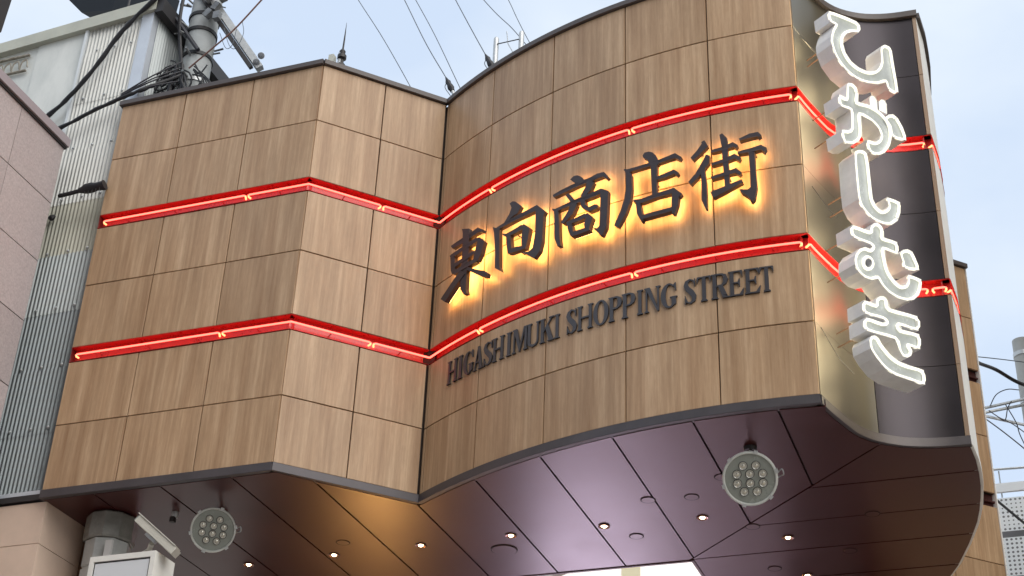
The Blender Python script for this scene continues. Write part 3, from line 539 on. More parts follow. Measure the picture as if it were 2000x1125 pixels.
for a, b, c, lab in [((-1.335, 9.79, 9.95), (-1.25, 9.90, 9.87), (-1.20, 9.95, 9.80), 'thin black cable drooping beside the top kana letter'), ((-1.34, 9.78, 7.19), (-1.24, 9.90, 6.98), (-1.15, 9.93, 6.86), 'thin black cable drooping to the lowest kana letter'), ((-1.33, 9.82, 8.46), (-1.24, 9.98, 8.34), (-1.18, 10.0, 8.26), 'thin black cable behind the middle kana letter')]:
    tag(MB().tube(spline([a, b, c], 6), 0.0028, 6).build('sign_cable', CABLE, smooth=True), lab, 'cable', 'thin cables behind the kana sign')

# ------------------------------------------------------------------ soffit fittings
def track(n, up=Vector((0, 0, 1))):
    n = n.normalized(); x = up.cross(n).normalized(); y = n.cross(x); M = Matrix((x, y, n)).transposed().to_4x4(); return M
ZS = ZT-0.006
lit = [(-5.945, 11.435, 'fourth'), ]
LITP = [(-6.804, 11.459, 'lit recessed downlight at the far left of the soffit'), (-5.945, 11.435, 'lit recessed downlight beside a faint round cover, left of the inner corner'), (-5.111, 11.415, 'lit recessed downlight below the inner corner of the gateway'), (-4.281, 11.402, 'lit recessed downlight above the large flat round cover'), (-3.462, 11.407, 'lit recessed downlight on the lavender-lit soffit strip'), (-2.636, 11.433, 'lit recessed downlight left of the right floodlight'), (-2.052, 12.025, 'lit recessed downlight below the right floodlight'), (-2.055, 12.928, 'lit recessed downlight at the bottom edge of the photo')]
dl0 = None
def copy_thing(src, loc, label):
    c = src.copy(); COL.objects.link(c); c.location = loc; c['label'] = label
    for ch in list(src.children):
        k = ch.copy(); COL.objects.link(k); k.parent = c
        for g_ in list(ch.children): q = g_.copy(); COL.objects.link(q); q.parent = k
    return c
for x, y, lab in LITP:
    if dl0 is None:
        dl0 = empty('downlight', (0, 0, 0), lab, 'ceiling light', 'lit downlights in the soffit'); I = Matrix.Identity(4)
        MB().lathe([(0.030, 0.0), (0.048, -0.001), (0.050, -0.004), (0.046, -0.008), (0.036, -0.006), (0.033, 0.0)], I, 24).build('trim_ring', RING, dl0, smooth=True)
        MB().lathe([(0.001, -0.001), (0.033, -0.0012), (0.034, 0.0)], I, 20).build('reflector', mat('downlight_reflector', (0.7, 0.5, 0.35), 0.2, metal=0.8), dl0)
        MB().lathe([(0.001, -0.012), (0.014, -0.011), (0.021, -0.005), (0.022, -0.001)], I, 18).build('lamp', LIT, dl0, smooth=True)
        dl0.location = (x, y, ZS)
    else: copy_thing(dl0, (x, y, ZS), lab)
UNLIT = [(-5.746, 11.191, 'small round soffit cover left of the inner corner'), (-2.968, 10.98, 'dark round soffit cover lying on a joint of the lavender-lit strip'), (-2.62, 11.01, 'round soffit cover just left of the right floodlight'), (-3.264, 11.688, 'pale round soffit cover beside a lit downlight on the lavender-lit strip'), (-2.305, 10.699, 'round soffit cover partly behind the right floodlight'), (-2.285, 11.725, 'round soffit cover where the diagonal joint begins'), (-1.31, 11.704, 'round soffit cover on the joint nearest the rounded right end'), (-1.607, 12.445, 'round soffit cover right of the lit downlights'), (-2.299, 12.70, 'round soffit cover left of the lowest lit downlight')]
cv0 = None
for x, y, lab in UNLIT:
    if cv0 is None:
        cv0 = empty('soffit_cover', (0, 0, 0), lab, 'cover plate', 'round cover plates in the soffit')
        MB().lathe([(0.0540, 0.0), (0.0540, -0.0012), (0.0600, -0.0012), (0.0620, -0.0012), (0.0620, 0.0)], Matrix.Identity(4), 28).build('rim', SOFFIT_BACK, cv0, smooth=True)
        MB().lathe([(0.001, -0.0022), (0.0525, -0.0022), (0.0535, -0.0012), (0.0535, 0.0)], Matrix.Identity(4), 28).build('disc', SOFFIT, cv0, smooth=True)
        cv0.location = (x, y, ZS)
    else: copy_thing(cv0, (x, y, ZS), lab)
bigc = empty('soffit_cover', (-4.447, 11.694, ZS), 'large flat round soffit cover beside the third lit downlight', 'cover plate')
MB().lathe([(0.001, -0.007), (0.108, -0.007), (0.110, -0.005), (0.110, 0)], Matrix.Translation((-4.447, 11.694, ZS)), 36).build('disc', SOFFIT, bigc, smooth=True)
MB().lathe([(0.1125, 0.001), (0.114, -0.004), (0.117, -0.004), (0.118, 0.001)], Matrix.Translation((-4.447, 11.694, ZS)), 36).build('rim', DRK, bigc, smooth=True)

def floodlight(att, cen, rad, nrm, label):
    att = Vector(att); cen = Vector(cen); nrm = Vector(nrm).normalized()
    t = empty('floodlight', att, label, 'floodlight', 'round LED floodlights under the soffit')
    M = Matrix.Translation(cen) @ track(nrm)
    r = rad
    MB().lathe([(r*0.55, -0.10), (r*0.80, -0.085), (r*0.95, -0.03), (r*0.97, -0.002)], M, 40).build('housing', LAMPM, t, smooth=True)
    MB().lathe([(r*0.90, -0.001), (r*0.99, 0.0), (r*1.0, 0.008), (r*0.975, 0.020), (r*0.93, 0.022), (r*0.90, 0.014), (r*0.90, -0.001)], M, 48, cap=False).build('bezel', LAMPM, t, smooth=True)
    MB().lathe([(0.001, 0.008), (r*0.895, 0.008), (r*0.899, 0.0)], M, 48).build('glass', GLASSM, t, smooth=True)
    sp = r*0.46
    for row, n in ((1.28, 2), (0.46, 3), (-0.46, 3), (-1.28, 2)):
        for i in range(n):
            x = (i-(n-1)/2)*sp*(1.0 if n == 3 else 1.0); y = row*sp*0.80
            L_ = M @ Matrix.Translation((x, y, 0.0085))
            ln = MB().lathe([(r*0.145, 0.0), (r*0.150, 0.006), (r*0.138, 0.014), (r*0.115, 0.010)], L_, 18).build('lens', LENS, t, smooth=True)
            MB().lathe([(0.0005, 0.0008), (r*0.165, 0.0008), (r*0.168, 0.0)], L_, 18).build('lens_seat', DRK, t)
            mbc = MB().lathe([(0.0005, 0.014), (r*0.055, 0.0125), (r*0.085, 0.008), (r*0.09, 0.001)], L_, 14).build('lens_core', LENSD, None, smooth=True); mbc.parent = ln; mbc.matrix_parent_inverse = ln.matrix_parent_inverse
            mbc.matrix_parent_inverse = Matrix.Identity(4); 
    for k in range(6):
        a = R_(15+60*k); K_ = M @ Matrix.Rotation(a, 4, 'Z') @ Matrix.Translation((r*0.985, 0, 0.012))
        MB().box(-0.012, 0.012, -0.014, 0.014, -0.02, 0.016, K_).build('clip', GALV, t)
    yk = MB(); up = M.to_3x3() @ Vector((0, 1, 0)); rt = M.to_3x3() @ Vector((1, 0, 0)); bk_ = cen - nrm*0.07
    yk.tube([bk_+up*r*0.25, bk_+up*r*0.62-nrm*0.02, att-Vector((0, 0, 0.03))], 0.013, 8); yk.tube([bk_-rt*r*0.5+up*r*0.3, bk_+rt*r*0.5+up*r*0.3], 0.016, 6)
    yk.build('yoke', LAMPM if rad < 0.2 else DRK, t, smooth=True)
    MB().lathe([(0.045, -0.03), (0.05, 0.0)], Matrix.Translation(att), 20).build('ceiling_mount', DRK, t, smooth=True)
    cb = MB().tube(spline([bk_+rt*r*0.9, cen+rt*r*1.14+up*r*0.30, cen+rt*r*1.20+up*0.1*r, cen+rt*r*1.08-nrm*0.06, bk_+rt*r*0.8-up*0.2*r], 5), 0.005, 6).build('lead', GALV, t, smooth=True)
    return t
floodlight((-1.986, 10.236, ZS), (-1.955, 10.02, 6.176), 0.198, (0.16, -0.92, -0.62), 'round grey LED floodlight hung under the right half of the soffit')
floodlight((-6.46, 10.34, ZS), (-6.37, 10.10, 6.270), 0.184, (0.60, -0.86, -0.55), 'round grey LED floodlight hung under the left half of the soffit')

# ------------------------------------------------------------------ far wing of the gateway at the right
wing = empty('wing_wall', (-0.9, 14.5, 6.53), 'far wood-grain wing of the gateway seen beyond the rounded right end', 'building')
fT, lT = seg_map((-1.55, 13.80), (-0.449, 14.90))
for i, (a, b) in enumerate(((0.0, 0.31), (0.31, 0.93), (0.93, lT))):
    for z0, z1 in [(5.2, Z6-0.45), (Z6-0.45, Z5)] + ROWS[:5]:
        mb = MB(); slab(mb, fT, a+G, b-G, z0+G, z1-G, random.uniform(-0.001, 0.001), -0.02, 1, 20); mb.build('wood_panel', WOOD, wing)
mb = MB()
for z0, z1 in ((Z2+0.003, Z0), (Z4+0.003, Z2B-0.003), (5.2, Z4B-0.003)): slab(mb, fT, 0.01, lT-0.002, z0, z1, -0.021, -0.16, 1)
mb.build('backing_wall', JOINT, wing)
mb = MB()
for a, b in ((Z2B, Z2), (Z4B, Z4)): slab(mb, fT, 0.01, lT, a+0.001, b-0.001, -0.05, -0.15, 1); slab(mb, fT, 0.01, lT, a+0.055, a+0.075, -0.02, -0.049, 1)
mb.build('slot_lining', mat('slot_dark', (0.055, 0.012, 0.012), 0.4), wing)
mb = MB(); slab(mb, fT, 0.0, lT+0.02, Z0+0.003, Z0+0.055, 0.03, -0.2, 1); mb.build('coping', COPING, wing)
mb = MB(); slab(mb, fT, lT+0.001, lT+0.016, 5.2, Z0, 0.004, -0.2, 1); mb.build('edge_flashing', ALU, wing)
mb = MB(); slab(mb, fT, lT+0.017, lT+0.034, 5.2, 8.9, -0.03, -0.2, 1); mb.build('edge_channel', DRK, wing)

# ------------------------------------------------------------------ arcade behind the gateway
arc_t = empty('shopping_arcade', (-5.6, 20, 0), 'bright covered arcade glimpsed through the opening in the soffit', 'arcade')
RIB = mat('arcade_rib', (0.62, 0.60, 0.55), 0.5)
mb = MB()
def vault(x): return 7.75 + 2.0*math.sqrt(max(0, 1-((x+5.4)/2.9)**2))
xs = [-8.2+5.6*i/16 for i in range(17)]
for k in range(8):
    y0 = 14.6+2.6*k; ck = MB()
    for x0, x1 in zip(xs, xs[1:]): ck.quad((x0, y0+0.08, vault(x0)), (x1, y0+0.08, vault(x1)), (x1, y0+2.5, vault(x1)), (x0, y0+2.5, vault(x0)))
    ck.build('roof_daylight_panel', CEIL, arc_t)
    rb = MB(); rb.tube([(x, y0, vault(x)-0.03) for x in xs], 0.07, 6); rb.build('rib', RIB, arc_t)
WALLC = mat('arcade_wall', (0.085, 0.07, 0.06), 0.6, noise=0.08)
MB().box(-8.5, -8.25, 14.2, 36, 0, 8.1).build('side_wall', WALLC, arc_t); MB().box(-2.62, -2.4, 15.0, 36, 0, 8.1).build('side_wall', WALLC, arc_t)
MB().box(-8.24, -2.63, 35.8, 36, 0, 9.9).build('end_wall', WALLC, arc_t)
mb = MB()
for x in (-7.9, -2.98): mb.box(x-0.03, x+0.03, 14.3, 35.5, 7.62, 7.68)
mb.build('eaves_rail', GALV, arc_t)
def glow_panel(name, loc, sx, sy, sz, colr, s, label):
    t = empty(name, loc, label, 'sign'); x, y, z = loc
    MB().box(x-sx/2, x+sx/2, y-sy/2, y+sy/2, z-sz/2, z+sz/2).build('box_frame', GALV, t)
    MB().box(x+sx/2+0.001, x+sx/2+0.012, y-sy/2+0.04, y+sy/2-0.04, z-sz/2+0.04, z+sz/2-0.04).build('lit_face', emis('lit_face', colr, s), t)
glow_panel('soffit_glow_panel', (-8.1, 26.5, 1.75), 0.18, 7.5, 3.3, (0.90, 0.76, 1.0), 4.8, 'unseen lavender panel added on the arcade side wall to tint the soffit')  # added emitter, out of view, for the lavender patch on the soffit
glow_panel('soffit_glow_panel', (-8.1, 16.4, 3.2), 0.18, 1.6, 0.55, (1.0, 0.50, 0.14), 26.0, 'unseen orange panel added near the arcade entrance to warm the soffit')  # unseen emitter added to throw an orange glow onto the soffit
tag(MB().box(-4.62, -4.40, 15.9, 15.915, 7.7, 8.5).build('banner', mat('banner_cloth_glow', (0.85, 0.82, 0.62), 0.8, emit=(1, 0.93, 0.65), es=0.35)), 'pale yellow banner hanging under the arcade roof', 'banner')  # faint emission stands in for light passing through the cloth

# ------------------------------------------------------------------ corrugated building on the left
YB = 9.8
cb_ = empty('corrugated_building', (-8.5, 9.8, 6.6), 'grey building with corrugated cladding and pale wall panels behind the gateway', 'building')
def corr(name, p, q, z0, z1, m, per=0.042, amp=0.008):
    f, l = seg_map(p, q); n = int(l/per*8); mb = MB(); pts = [(l*i/n, amp*math.sin(2*math.pi*l*i/n/per)) for i in range(n+1)]
    n0 = 0
    for z in (z0, z1): mb.v += [tuple(f(s, z, d)) for s, d in pts]
    k = len(pts)
    for i in range(n): mb.face((i, i+1, k+i+1, k+i))
    return mb.build(name, m, cb_, smooth=True)
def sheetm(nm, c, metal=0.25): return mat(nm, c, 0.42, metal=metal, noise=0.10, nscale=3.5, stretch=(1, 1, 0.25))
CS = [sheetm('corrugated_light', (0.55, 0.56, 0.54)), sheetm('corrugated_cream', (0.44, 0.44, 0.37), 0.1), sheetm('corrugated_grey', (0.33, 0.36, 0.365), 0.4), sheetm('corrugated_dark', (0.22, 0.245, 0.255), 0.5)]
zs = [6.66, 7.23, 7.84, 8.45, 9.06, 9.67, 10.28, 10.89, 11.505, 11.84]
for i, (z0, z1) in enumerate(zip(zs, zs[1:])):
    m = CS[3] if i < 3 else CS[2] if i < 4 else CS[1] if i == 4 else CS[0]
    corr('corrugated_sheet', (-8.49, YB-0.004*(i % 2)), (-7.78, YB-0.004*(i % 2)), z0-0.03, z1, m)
    if i: 
        bm_ = MB()
        for x in (-8.36, -8.15, -7.94): bm_.lathe([(0.016, 0), (0.014, 0.006), (0.004, 0.012)], Matrix.Translation((x+random.uniform(-.02, .02), YB-0.014, z0+0.02)) @ track(Vector((0, -1, 0))), 10)
        bm_.build('fixing_bolts', GALV, cb_, kind='stuff')
for i, (z0, z1) in enumerate(((10.2, 10.9), (10.9, 11.9))):
    corr('corrugated_sheet', (-7.72, 9.86), (-7.72, 14.5), z0, z1, CS[2])
PALE = mat('pale_wall_panel', (0.78, 0.80, 0.77), 0.55, noise=0.10, nscale=3.5, stretch=(1, 1, 0.4), col2=(0.60, 0.63, 0.61))
POST = mat('corner_flashing', (0.62, 0.67, 0.74), 0.35, metal=0.2, noise=0.06, nscale=4)
MB().box(-7.865, -7.73, YB-0.022, YB+0.10, 10.55, 11.86).build('corner_post', POST, cb_)
MB().box(-8.525, -8.495, YB-0.03, YB+0.05, 6.66, 11.83).build('edge_trim', mat('white_trim', (0.72, 0.76, 0.78), 0.4), cb_)
MB().box(-9.10, -8.53, YB+0.0, YB+0.1, 6.6, 11.88).build('wall_panel', PALE, cb_); MB().box(-9.75, -9.106, YB+0.012, YB+0.1, 6.6, 11.86).build('wall_panel', PALE, cb_)
MB().box(-11.8, -9.756, YB+0.0, YB+0.1, 6.6, 11.86).build('wall_panel', PALE, cb_)
cap = MB()
def capbox(x0, x1, za0, zb0, za1, zb1, y0, y1, mb):
    n = len(mb.v); mb.v += [(x0, y0, za0), (x1, y0, za1), (x1, y1, za1), (x0, y1, za0), (x0, y0, zb0), (x1, y0, zb1), (x1, y1, zb1), (x0, y1, zb0)]
    for q in ((0,1,2,3),(4,5,6,7),(0,1,5,4),(2,3,7,6),(0,3,7,4),(1,2,6,5)): mb.face([n+i for i in q])
capbox(-9.66, -7.70, 11.735, 11.87, 11.865, 12.01, YB-0.06, YB+0.14, cap); cap.build('roof_coping', mat('coping_cream', (0.50, 0.51, 0.44), 0.5, noise=0.1, nscale=3), cb_)
cap = MB(); cap.box(-7.71, -7.62, YB-0.05, 14.5, 11.83, 12.0); cap.build('eaves', DRK, cb_)
rust = MB(); rust.box(-9.9, -9.18, YB-0.03, YB-0.001, 11.655, 11.672); rust.box(-9.9, -9.18, YB-0.03, YB-0.001, 11.455, 11.468)
for i in range(7): rust.tube(spline([(-9.86+0.10*i, YB-0.02, 11.47), (-9.84+0.10*i, YB-0.035, 11.55+0.03*random.random()), (-9.80+0.10*i, YB-0.02, 11.60), (-9.77+0.10*i, YB-0.02, 11.50)], 4), 0.008, 5)
rust.build('rusty_rail', mat('rust_stained', (0.20, 0.17, 0.13), 0.8, col2=(0.42, 0.40, 0.34), nscale=20), cb_)
MB().box(-11.8, -7.86, YB+0.11, 15.5, 6.6, 11.7).build('wall_core', mat('wall_core', (0.3, 0.3, 0.3), 0.8), cb_)
MB().box(-8.5, -7.81, YB-0.05, YB+0.06, 6.60, 6.64).build('base_flashing', POST, cb_)
blob = MB(); blob.tube(spline([(-8.43, YB-0.03, 9.50), (-8.40, YB-0.05, 9.47), (-8.37, YB-0.04, 9.50)], 4), [0.012, 0.02, 0.024, 0.026, 0.03, 0.028, 0.024, 0.02, 0.012][:9], 8); tag(blob.build('pipe_stub', DRK, smooth=True), 'small dark pipe stub on the corrugated wall beside the pink building', 'pipe')
rf = MB(); rf.v += [(-10.15, 11.0, 13.88), (-9.72, 11.0, 13.40), (-9.30, 11.0, 13.34), (-9.24, 11.0, 13.9), (-10.3, 12.2, 14.4), (-9.8, 12.2, 13.9), (-9.35, 12.2, 13.8), (-9.3, 12.2, 14.5)]
for q in ((0,1,2,3),(4,5,6,7),(0,1,5,4),(1,2,6,5),(2,3,7,6),(3,0,4,7)): rf.face(q)
vent = empty('roof_cowl', (-9.6, 11.3, 12.0), 'dark sheet metal cowl on the roof above the pale wall panels', 'roof vent')
rf.build('cowl', mat('navy_sheet', (0.010, 0.014, 0.020), 0.6, spec=0.2), vent); MB().tube([(-9.45, 11.5, 11.7), (-9.45, 11.5, 13.6)], 0.09, 10).build('duct', DRK, vent); MB().tube([(-9.12, 11.05, 11.7), (-9.12, 11.05, 13.5)], 0.014, 6).build('stay', DRK, vent)

# ------------------------------------------------------------------ pink stone building at the far left
PINK = mat('pink_granite', (0.53, 0.465, 0.46), 0.55, nscale=60, col2=(0.38, 0.325, 0.325), rand=0.06, stretch=(1, 1, 1))
pb = empty('stone_building', (-8.31, 8.0, 0), 'pink granite-clad building at the left edge of the photo', 'building')
zc = [10.155, 9.515, 8.885, 8.255, 7.60, 6.95, 6.30, 5.65]; zc = [z-0.0 for z in zc]
for i, (zt_, zb_) in enumerate(zip(zc, zc[1:])):
    for y1, y0 in ((9.60, 8.93), (8.93, 8.26), (8.26, 7.59), (7.59, 6.92)):
        e = random.uniform(0, 0.0015)
        MB().box(-8.34, -8.309+e, y0+0.003, y1-0.003, zb_+0.0055, zt_-0.0055).build('stone_tile', PINK, pb)
MB().box(-11, -8.342, 4.0, 9.60, 0, 10.15).build('wall_core', JOINT, pb); MB().box(-8.341, -8.310, 4.0, 9.60, 0, 5.645).build('lower_wall', PINK, pb)
MB().box(-8.341, -8.310, 4.0, 6.915, 5.65, 10.15).build('upper_wall', PINK, pb)
MB().box(-8.50, -8.270, 4.0, 9.625, 10.175, 10.265).build('coping', mat('coping_mauve', (0.36, 0.31, 0.33), 0.45), pb); MB().box(-8.49, -8.29, 4.0, 9.615, 10.150, 10.173).build('shadow_gap', DRK, pb)

# ------------------------------------------------------------------ tiled pier under the corrugated wall
BEI = mat('beige_tile', (0.70, 0.545, 0.44), 0.45, noise=0.07, nscale=3, rand=0.04)
pr = empty('tiled_pier', (-8.2, 9.9, 0), 'beige tiled pier under the corrugated wall at the lower left', 'pier')
for z0, z1 in ((6.16, 6.53), (5.60, 6.16), (5.04, 5.60)):
    for x0, x1 in ((-8.38, -7.775), (-8.98, -8.38)): MB().box(x0+0.003, x1-(0.0 if x1 > -7.8 else 0.003), 9.75, 9.78, z0+0.003, z1-0.003).build('tile', BEI, pr)
    MB().box(-7.805, -7.777, 9.781, 10.33, z0+0.003, z1-0.003).build('tile', BEI, pr)
MB().box(-8.98, -7.807, 9.781, 10.32, 0, 6.52).build('pier_core', JOINT, pr)
MB().box(-7.80, -7.69, 10.335, 10.9, 0, 6.52).build('jamb', mat('brown_jamb', (0.20, 0.11, 0.065), 0.5), pr)
MB().box(-8.98, -7.80, 9.73, 9.80, 6.545, 6.595).build('black_reveal', DRK, pr)

# ------------------------------------------------------------------ utility pole through the soffit, left
up = empty('utility_pole', (-7.42, 10.2, 0), 'grey utility pole wound with cables behind the left end of the gateway', 'utility pole')
MB().tube([(-7.42, 10.2, 0), (-7.42, 10.2, 13.5)], [0.165, 0.145], 28).build('shaft', CONC, up, smooth=True)
GU = mat('cable_guard', (0.48, 0.50, 0.49), 0.35, noise=0.12, nscale=8)
gd = MB(); gd.lathe([(0.19, 5.0), (0.19, 5.78), (0.176, 5.79), (0.176, 5.80), (0.19, 5.81), (0.19, 6.03), (0.176, 6.04), (0.176, 6.05), (0.19, 6.06), (0.19, 6.28)], Matrix.Translation((-7.42, 10.2, 0)), 8); gd.build('cable_guard', GU, up)
MB().lathe([(0.205, 6.285), (0.215, 6.30), (0.215, 6.50), (0.20, 6.515)], Matrix.Translation((-7.42, 10.2, 0)), 10).build('collar', mat('smoky_collar', (0.22, 0.22, 0.20), 0.2, noise=0.2, nscale=9), up)
MB().box(-7.30, -7.235, 9.985, 10.01, 5.0, 6.23).build('conduit', mat('white_conduit', (0.66, 0.67, 0.66), 0.4), up)
for z in (10.95, 11.15, 11.48, 11.80, 12.0): MB().lathe([(0.150, -0.02), (0.160, -0.02), (0.160, 0.02), (0.150, 0.02)], Matrix.Translation((-7.42, 10.2, z)), 28).build('band', BLACK if z > 11.3 else GALV, up, smooth=True)
arm = MB(); arm.box(-0.035, 0.035, -0.5, 0.75, -0.035, 0.035, Matrix.Translation((-7.10, 10.13, 11.87)) @ (Vector((0.335, 0.10, -0.52)).normalized().to_track_quat('Y', 'Z').to_matrix().to_4x4())); arm.build('crossarm', GALV, up)
ar2 = MB(); ar2.box(-0.02, 0.02, -0.5, 0.70, -0.02, 0.02, Matrix.Translation((-7.16, 10.11, 11.84)) @ (Vector((0.335, 0.10, -0.52)).normalized().to_track_quat('Y', 'Z').to_matrix().to_4x4())); ar2.build('crossarm_channel', DRK, up)
ins = MB()
for c in ((-6.72, 10.2, 11.30), (-6.69, 10.22, 11.39)): ins.lathe([(0.022, 0), (0.035, 0.004), (0.035, 0.014), (0.022, 0.02)], Matrix.Translation(c) @ track(Vector((0.2, -0.6, -0.6))), 14); ins.lathe([(0.012, -0.01), (0.012, 0.03)], Matrix.Translation(c) @ track(Vector((0.2, -0.6, -0.6))), 8)
ins.build('insulator', mat('porcelain', (0.35, 0.38, 0.42), 0.15), up, smooth=True)
hw = MB(); rnd = random.Random(3)
for i in range(16):
    a = rnd.uniform(-2.6, 0.3); z = rnd.uniform(10.95, 12.35); r0 = 0.155; p = Vector((-7.42+math.cos(a)*r0, 10.2+math.sin(a)*r0, z)); n = Vector((math.cos(a), math.sin(a), rnd.uniform(-0.5, 0.5))); hw.tube([p, p+n*rnd.uniform(0.04, 0.15)], rnd.uniform(0.006, 0.014), 6)
for c in ((-7.20, 10.05, 12.02), (-7.26, 10.02, 11.92), (-7.15, 10.02, 11.86), (-7.28, 10.0, 12.12), (-7.12, 10.02, 12.10)): hw.box(-0.035, 0.035, -0.03, 0.03, -0.045, 0.045, Matrix.Translation(c) @ Matrix.Rotation(rnd.uniform(-.8, .8), 4, 'Y')); 
hw.build('pole_hardware', mat('weathered_steel', (0.22, 0.23, 0.24), 0.5, metal=0.5, noise=0.3, nscale=20), up, kind='stuff')
loops = MB()
for i in range(20):
    c = Vector((-7.52+rnd.uniform(-.11, .10), 10.0, 11.06+rnd.uniform(-.16, .18))); r = rnd.uniform(0.05, 0.13); ph = rnd.uniform(0, 6); tilt = rnd.uniform(-0.5, 0.5)
    loops.tube([c + Vector((math.cos(ph+k*0.5)*r, math.sin(tilt)*math.sin(ph+k*0.5)*r*0.5-0.02*k*0.1, math.sin(ph+k*0.5)*r*1.1)) for k in range(10)], rnd.uniform(0.006, 0.011), 5)
loops.tube(spline([(-7.57, 9.99, 12.4), (-7.57, 9.99, 11.9), (-7.47, 9.98, 11.4), (-7.40, 9.98, 11.1), (-7.36, 9.97, 10.66)], 6), 0.020, 6); loops.tube(spline([(-7.50, 9.98, 11.25), (-7.40, 9.97, 11.05), (-7.31, 9.96, 10.85), (-7.27, 9.95, 10.62)], 6), 0.016, 6)
loops.tube(spline([(-7.47, 9.98, 11.2), (-7.52, 9.97, 10.95), (-7.53, 9.97, 10.62)], 6), 0.024, 6)
loops.tube(spline([(-7.42, 9.98, 11.2), (-7.33, 9.97, 10.98), (-7.22, 9.96, 10.64)], 6), 0.010, 6)
for i in range(7):
    x = -7.19+0.02*i+rnd.uniform(-.02, .02); loops.tube(spline([(-7.30, 10.0, 11.3-rnd.uniform(0, .2)), (x, 10.0, 11.0+rnd.uniform(-.1, .1)), (x+0.03, 9.98, 10.62)], 4), 0.008, 5)
loops.build('cable_bundle', BLACK, up, smooth=True, kind='stuff')
wl = MB(); wl.tube(spline([(-7.1, 10.1, 11.75), (-7.0, 10.1, 11.50), (-6.92, 10.1, 11.45), (-6.86, 10.1, 11.62), (-6.9, 10.1, 11.8)], 6), 0.0035, 5); wl.tube(spline([(-7.14, 10.1, 11.7), (-7.04, 10.1, 11.48), (-6.97, 10.1, 11.50), (-6.95, 10.1, 11.70)], 6), 0.0035, 5); wl.build('wire_loop', WIRE, up, smooth=True)

def cable(pts, r, m, label, group=None, name='overhead_cable', n=8, wob=0.0):
    P = spline(pts, n)
    if wob: rr = random.Random(5); P = [p + Vector((rr.uniform(-wob, wob), 0, rr.uniform(-wob, wob))) for p in P]
    return tag(MB().tube(P, [r*(1+(random.Random(i*7).uniform(-.22, .22) if wob else 0)) for i in range(len(P))], 8).build(name, m, smooth=True), label, 'cable', group)
cable([(-7.45, 9.75, 12.35), (-7.628, 9.72, 12.08), (-8.023, 9.72, 11.641), (-8.359, 9.72, 11.08), (-8.741, 9.72, 10.675), (-9.3, 9.72, 10.20)], 0.022, BLACK, 'thickest black cable crossing in front of the corrugated building from the top edge', wob=0.005)
cable([(-7.42, 9.98, 11.12), (-7.60, 9.80, 10.90), (-7.80, 9.72, 10.765), (-8.121, 9.70, 10.655), (-8.563, 9.70, 10.485), (-9.3, 9.70, 10.20)], 0.020, BLACK, 'thick black cable from the pole crossing lower over the corrugated wall', wob=0.004)
for i, (dz, r) in enumerate(((0.05, 0.007), (0.09, 0.008), (-0.045, 0.007), (0.02, 0.008))):
    cable([(-7.42, 9.96, 11.12+dz*1.8), (-7.60, 9.78, 10.92+dz), (-7.86, 9.70, 10.76+dz*0.25)], r, CABLE, ['top','second','lowest','third'][i]+' thin black strand fanning from the thick lower cable to the pole', 'strands fanning out to the utility pole', 'cable_strand')
st_ = empty('cable_anchor', (-7.9, 9.62, 9.6), 'short black cable with a fat rubber sleeve at the left edge of the gateway', 'cable')
MB().tube(spline([(-8.29, 9.66, 9.64), (-8.15, 9.64, 9.63), (-8.0, 9.62, 9.625)], 5), 0.020, 8).build('cable', BLACK, st_, smooth=True)
MB().tube([(-8.04, 9.62, 9.625), (-8.0, 9.62, 9.625), (-7.965, 9.62, 9.63), (-7.90, 9.62, 9.632), (-7.86, 9.62, 9.63), (-7.83, 9.62, 9.635), (-7.79, 9.63, 9.64), (-7.772, 9.63, 9.645)], [0.024, 0.034, 0.048, 0.050, 0.042, 0.040, 0.046, 0.050], 12).build('sleeve', BLACK, st_, smooth=True)
tg = MB()
for i in range(5): x = -7.96+0.04*i; tg.tube([(x, 9.60, 9.60), (x+0.008, 9.60, 9.53-0.012*(i % 3))], 0.003, 5)
tg.build('tie_tails', BLACK, st_)
cable([(-7.977, 10.0, 12.416), (-7.796, 10.0, 12.158), (-7.577, 10.0, 11.859), (-7.303, 10.02, 11.455)], 0.022, CABLE, 'dark cable slanting down to the utility pole from the top edge', 'cables running to the utility pole')
cable([(-6.40, 9.9, 12.02), (-6.533, 9.9, 11.872), (-6.825, 9.9, 11.517), (-7.026, 9.9, 11.339), (-7.30, 9.92, 11.14)], 0.0085, mat('pink_brown_cable', (0.20, 0.10, 0.08), 0.4), 'thin reddish-brown cable slanting up to the right from the utility pole')
TW = 'thin wires crossing the sky above the coping'
cable([(-6.35, 11, 13.1), (-6.107, 11.0, 12.631), (-5.766, 11.0, 12.015), (-5.392, 11.0, 11.272), (-5.25, 11, 10.95)], 0.0042, WIRE, 'leftmost thin wire above the folded part of the gateway', TW)
cable([(-5.72, 10.9, 12.85), (-5.51, 10.9, 12.387), (-5.221, 10.9, 11.728), (-4.959, 10.9, 11.204)], 0.0048, WIRE, 'thin wire ending in a black sleeve above the inner corner', TW)
cable([(-5.62, 11, 12.85), (-5.43, 11.0, 12.451), (-5.173, 11.0, 11.899), (-4.846, 11.0, 11.125), (-4.7, 11, 10.8)], 0.0042, WIRE, 'thin wire just right of the one with a sleeve above the inner corner', TW)
cable([(-5.06, 10.8, 12.55), (-4.883, 10.8, 12.134), (-4.662, 10.8, 11.639), (-4.51, 10.8, 11.307)], 0.0048, WIRE, 'thin wire ending in a black sleeve beside the twin white posts', TW)
cable([(-5.3, 12, 13.55), (-4.95, 12.0, 13.013), (-4.728, 12.0, 12.712), (-4.54, 12.0, 12.412)], 0.0048, WIRE, 'thin wire ending at the right-hand white post', TW)
cable([(-4.93, 12, 13.45), (-4.786, 12.0, 13.134), (-4.66, 12.0, 12.804), (-4.505, 12.0, 12.432), (-4.3, 12, 12.0)], 0.0042, WIRE, 'rightmost thin wire crossing above the coping', TW)
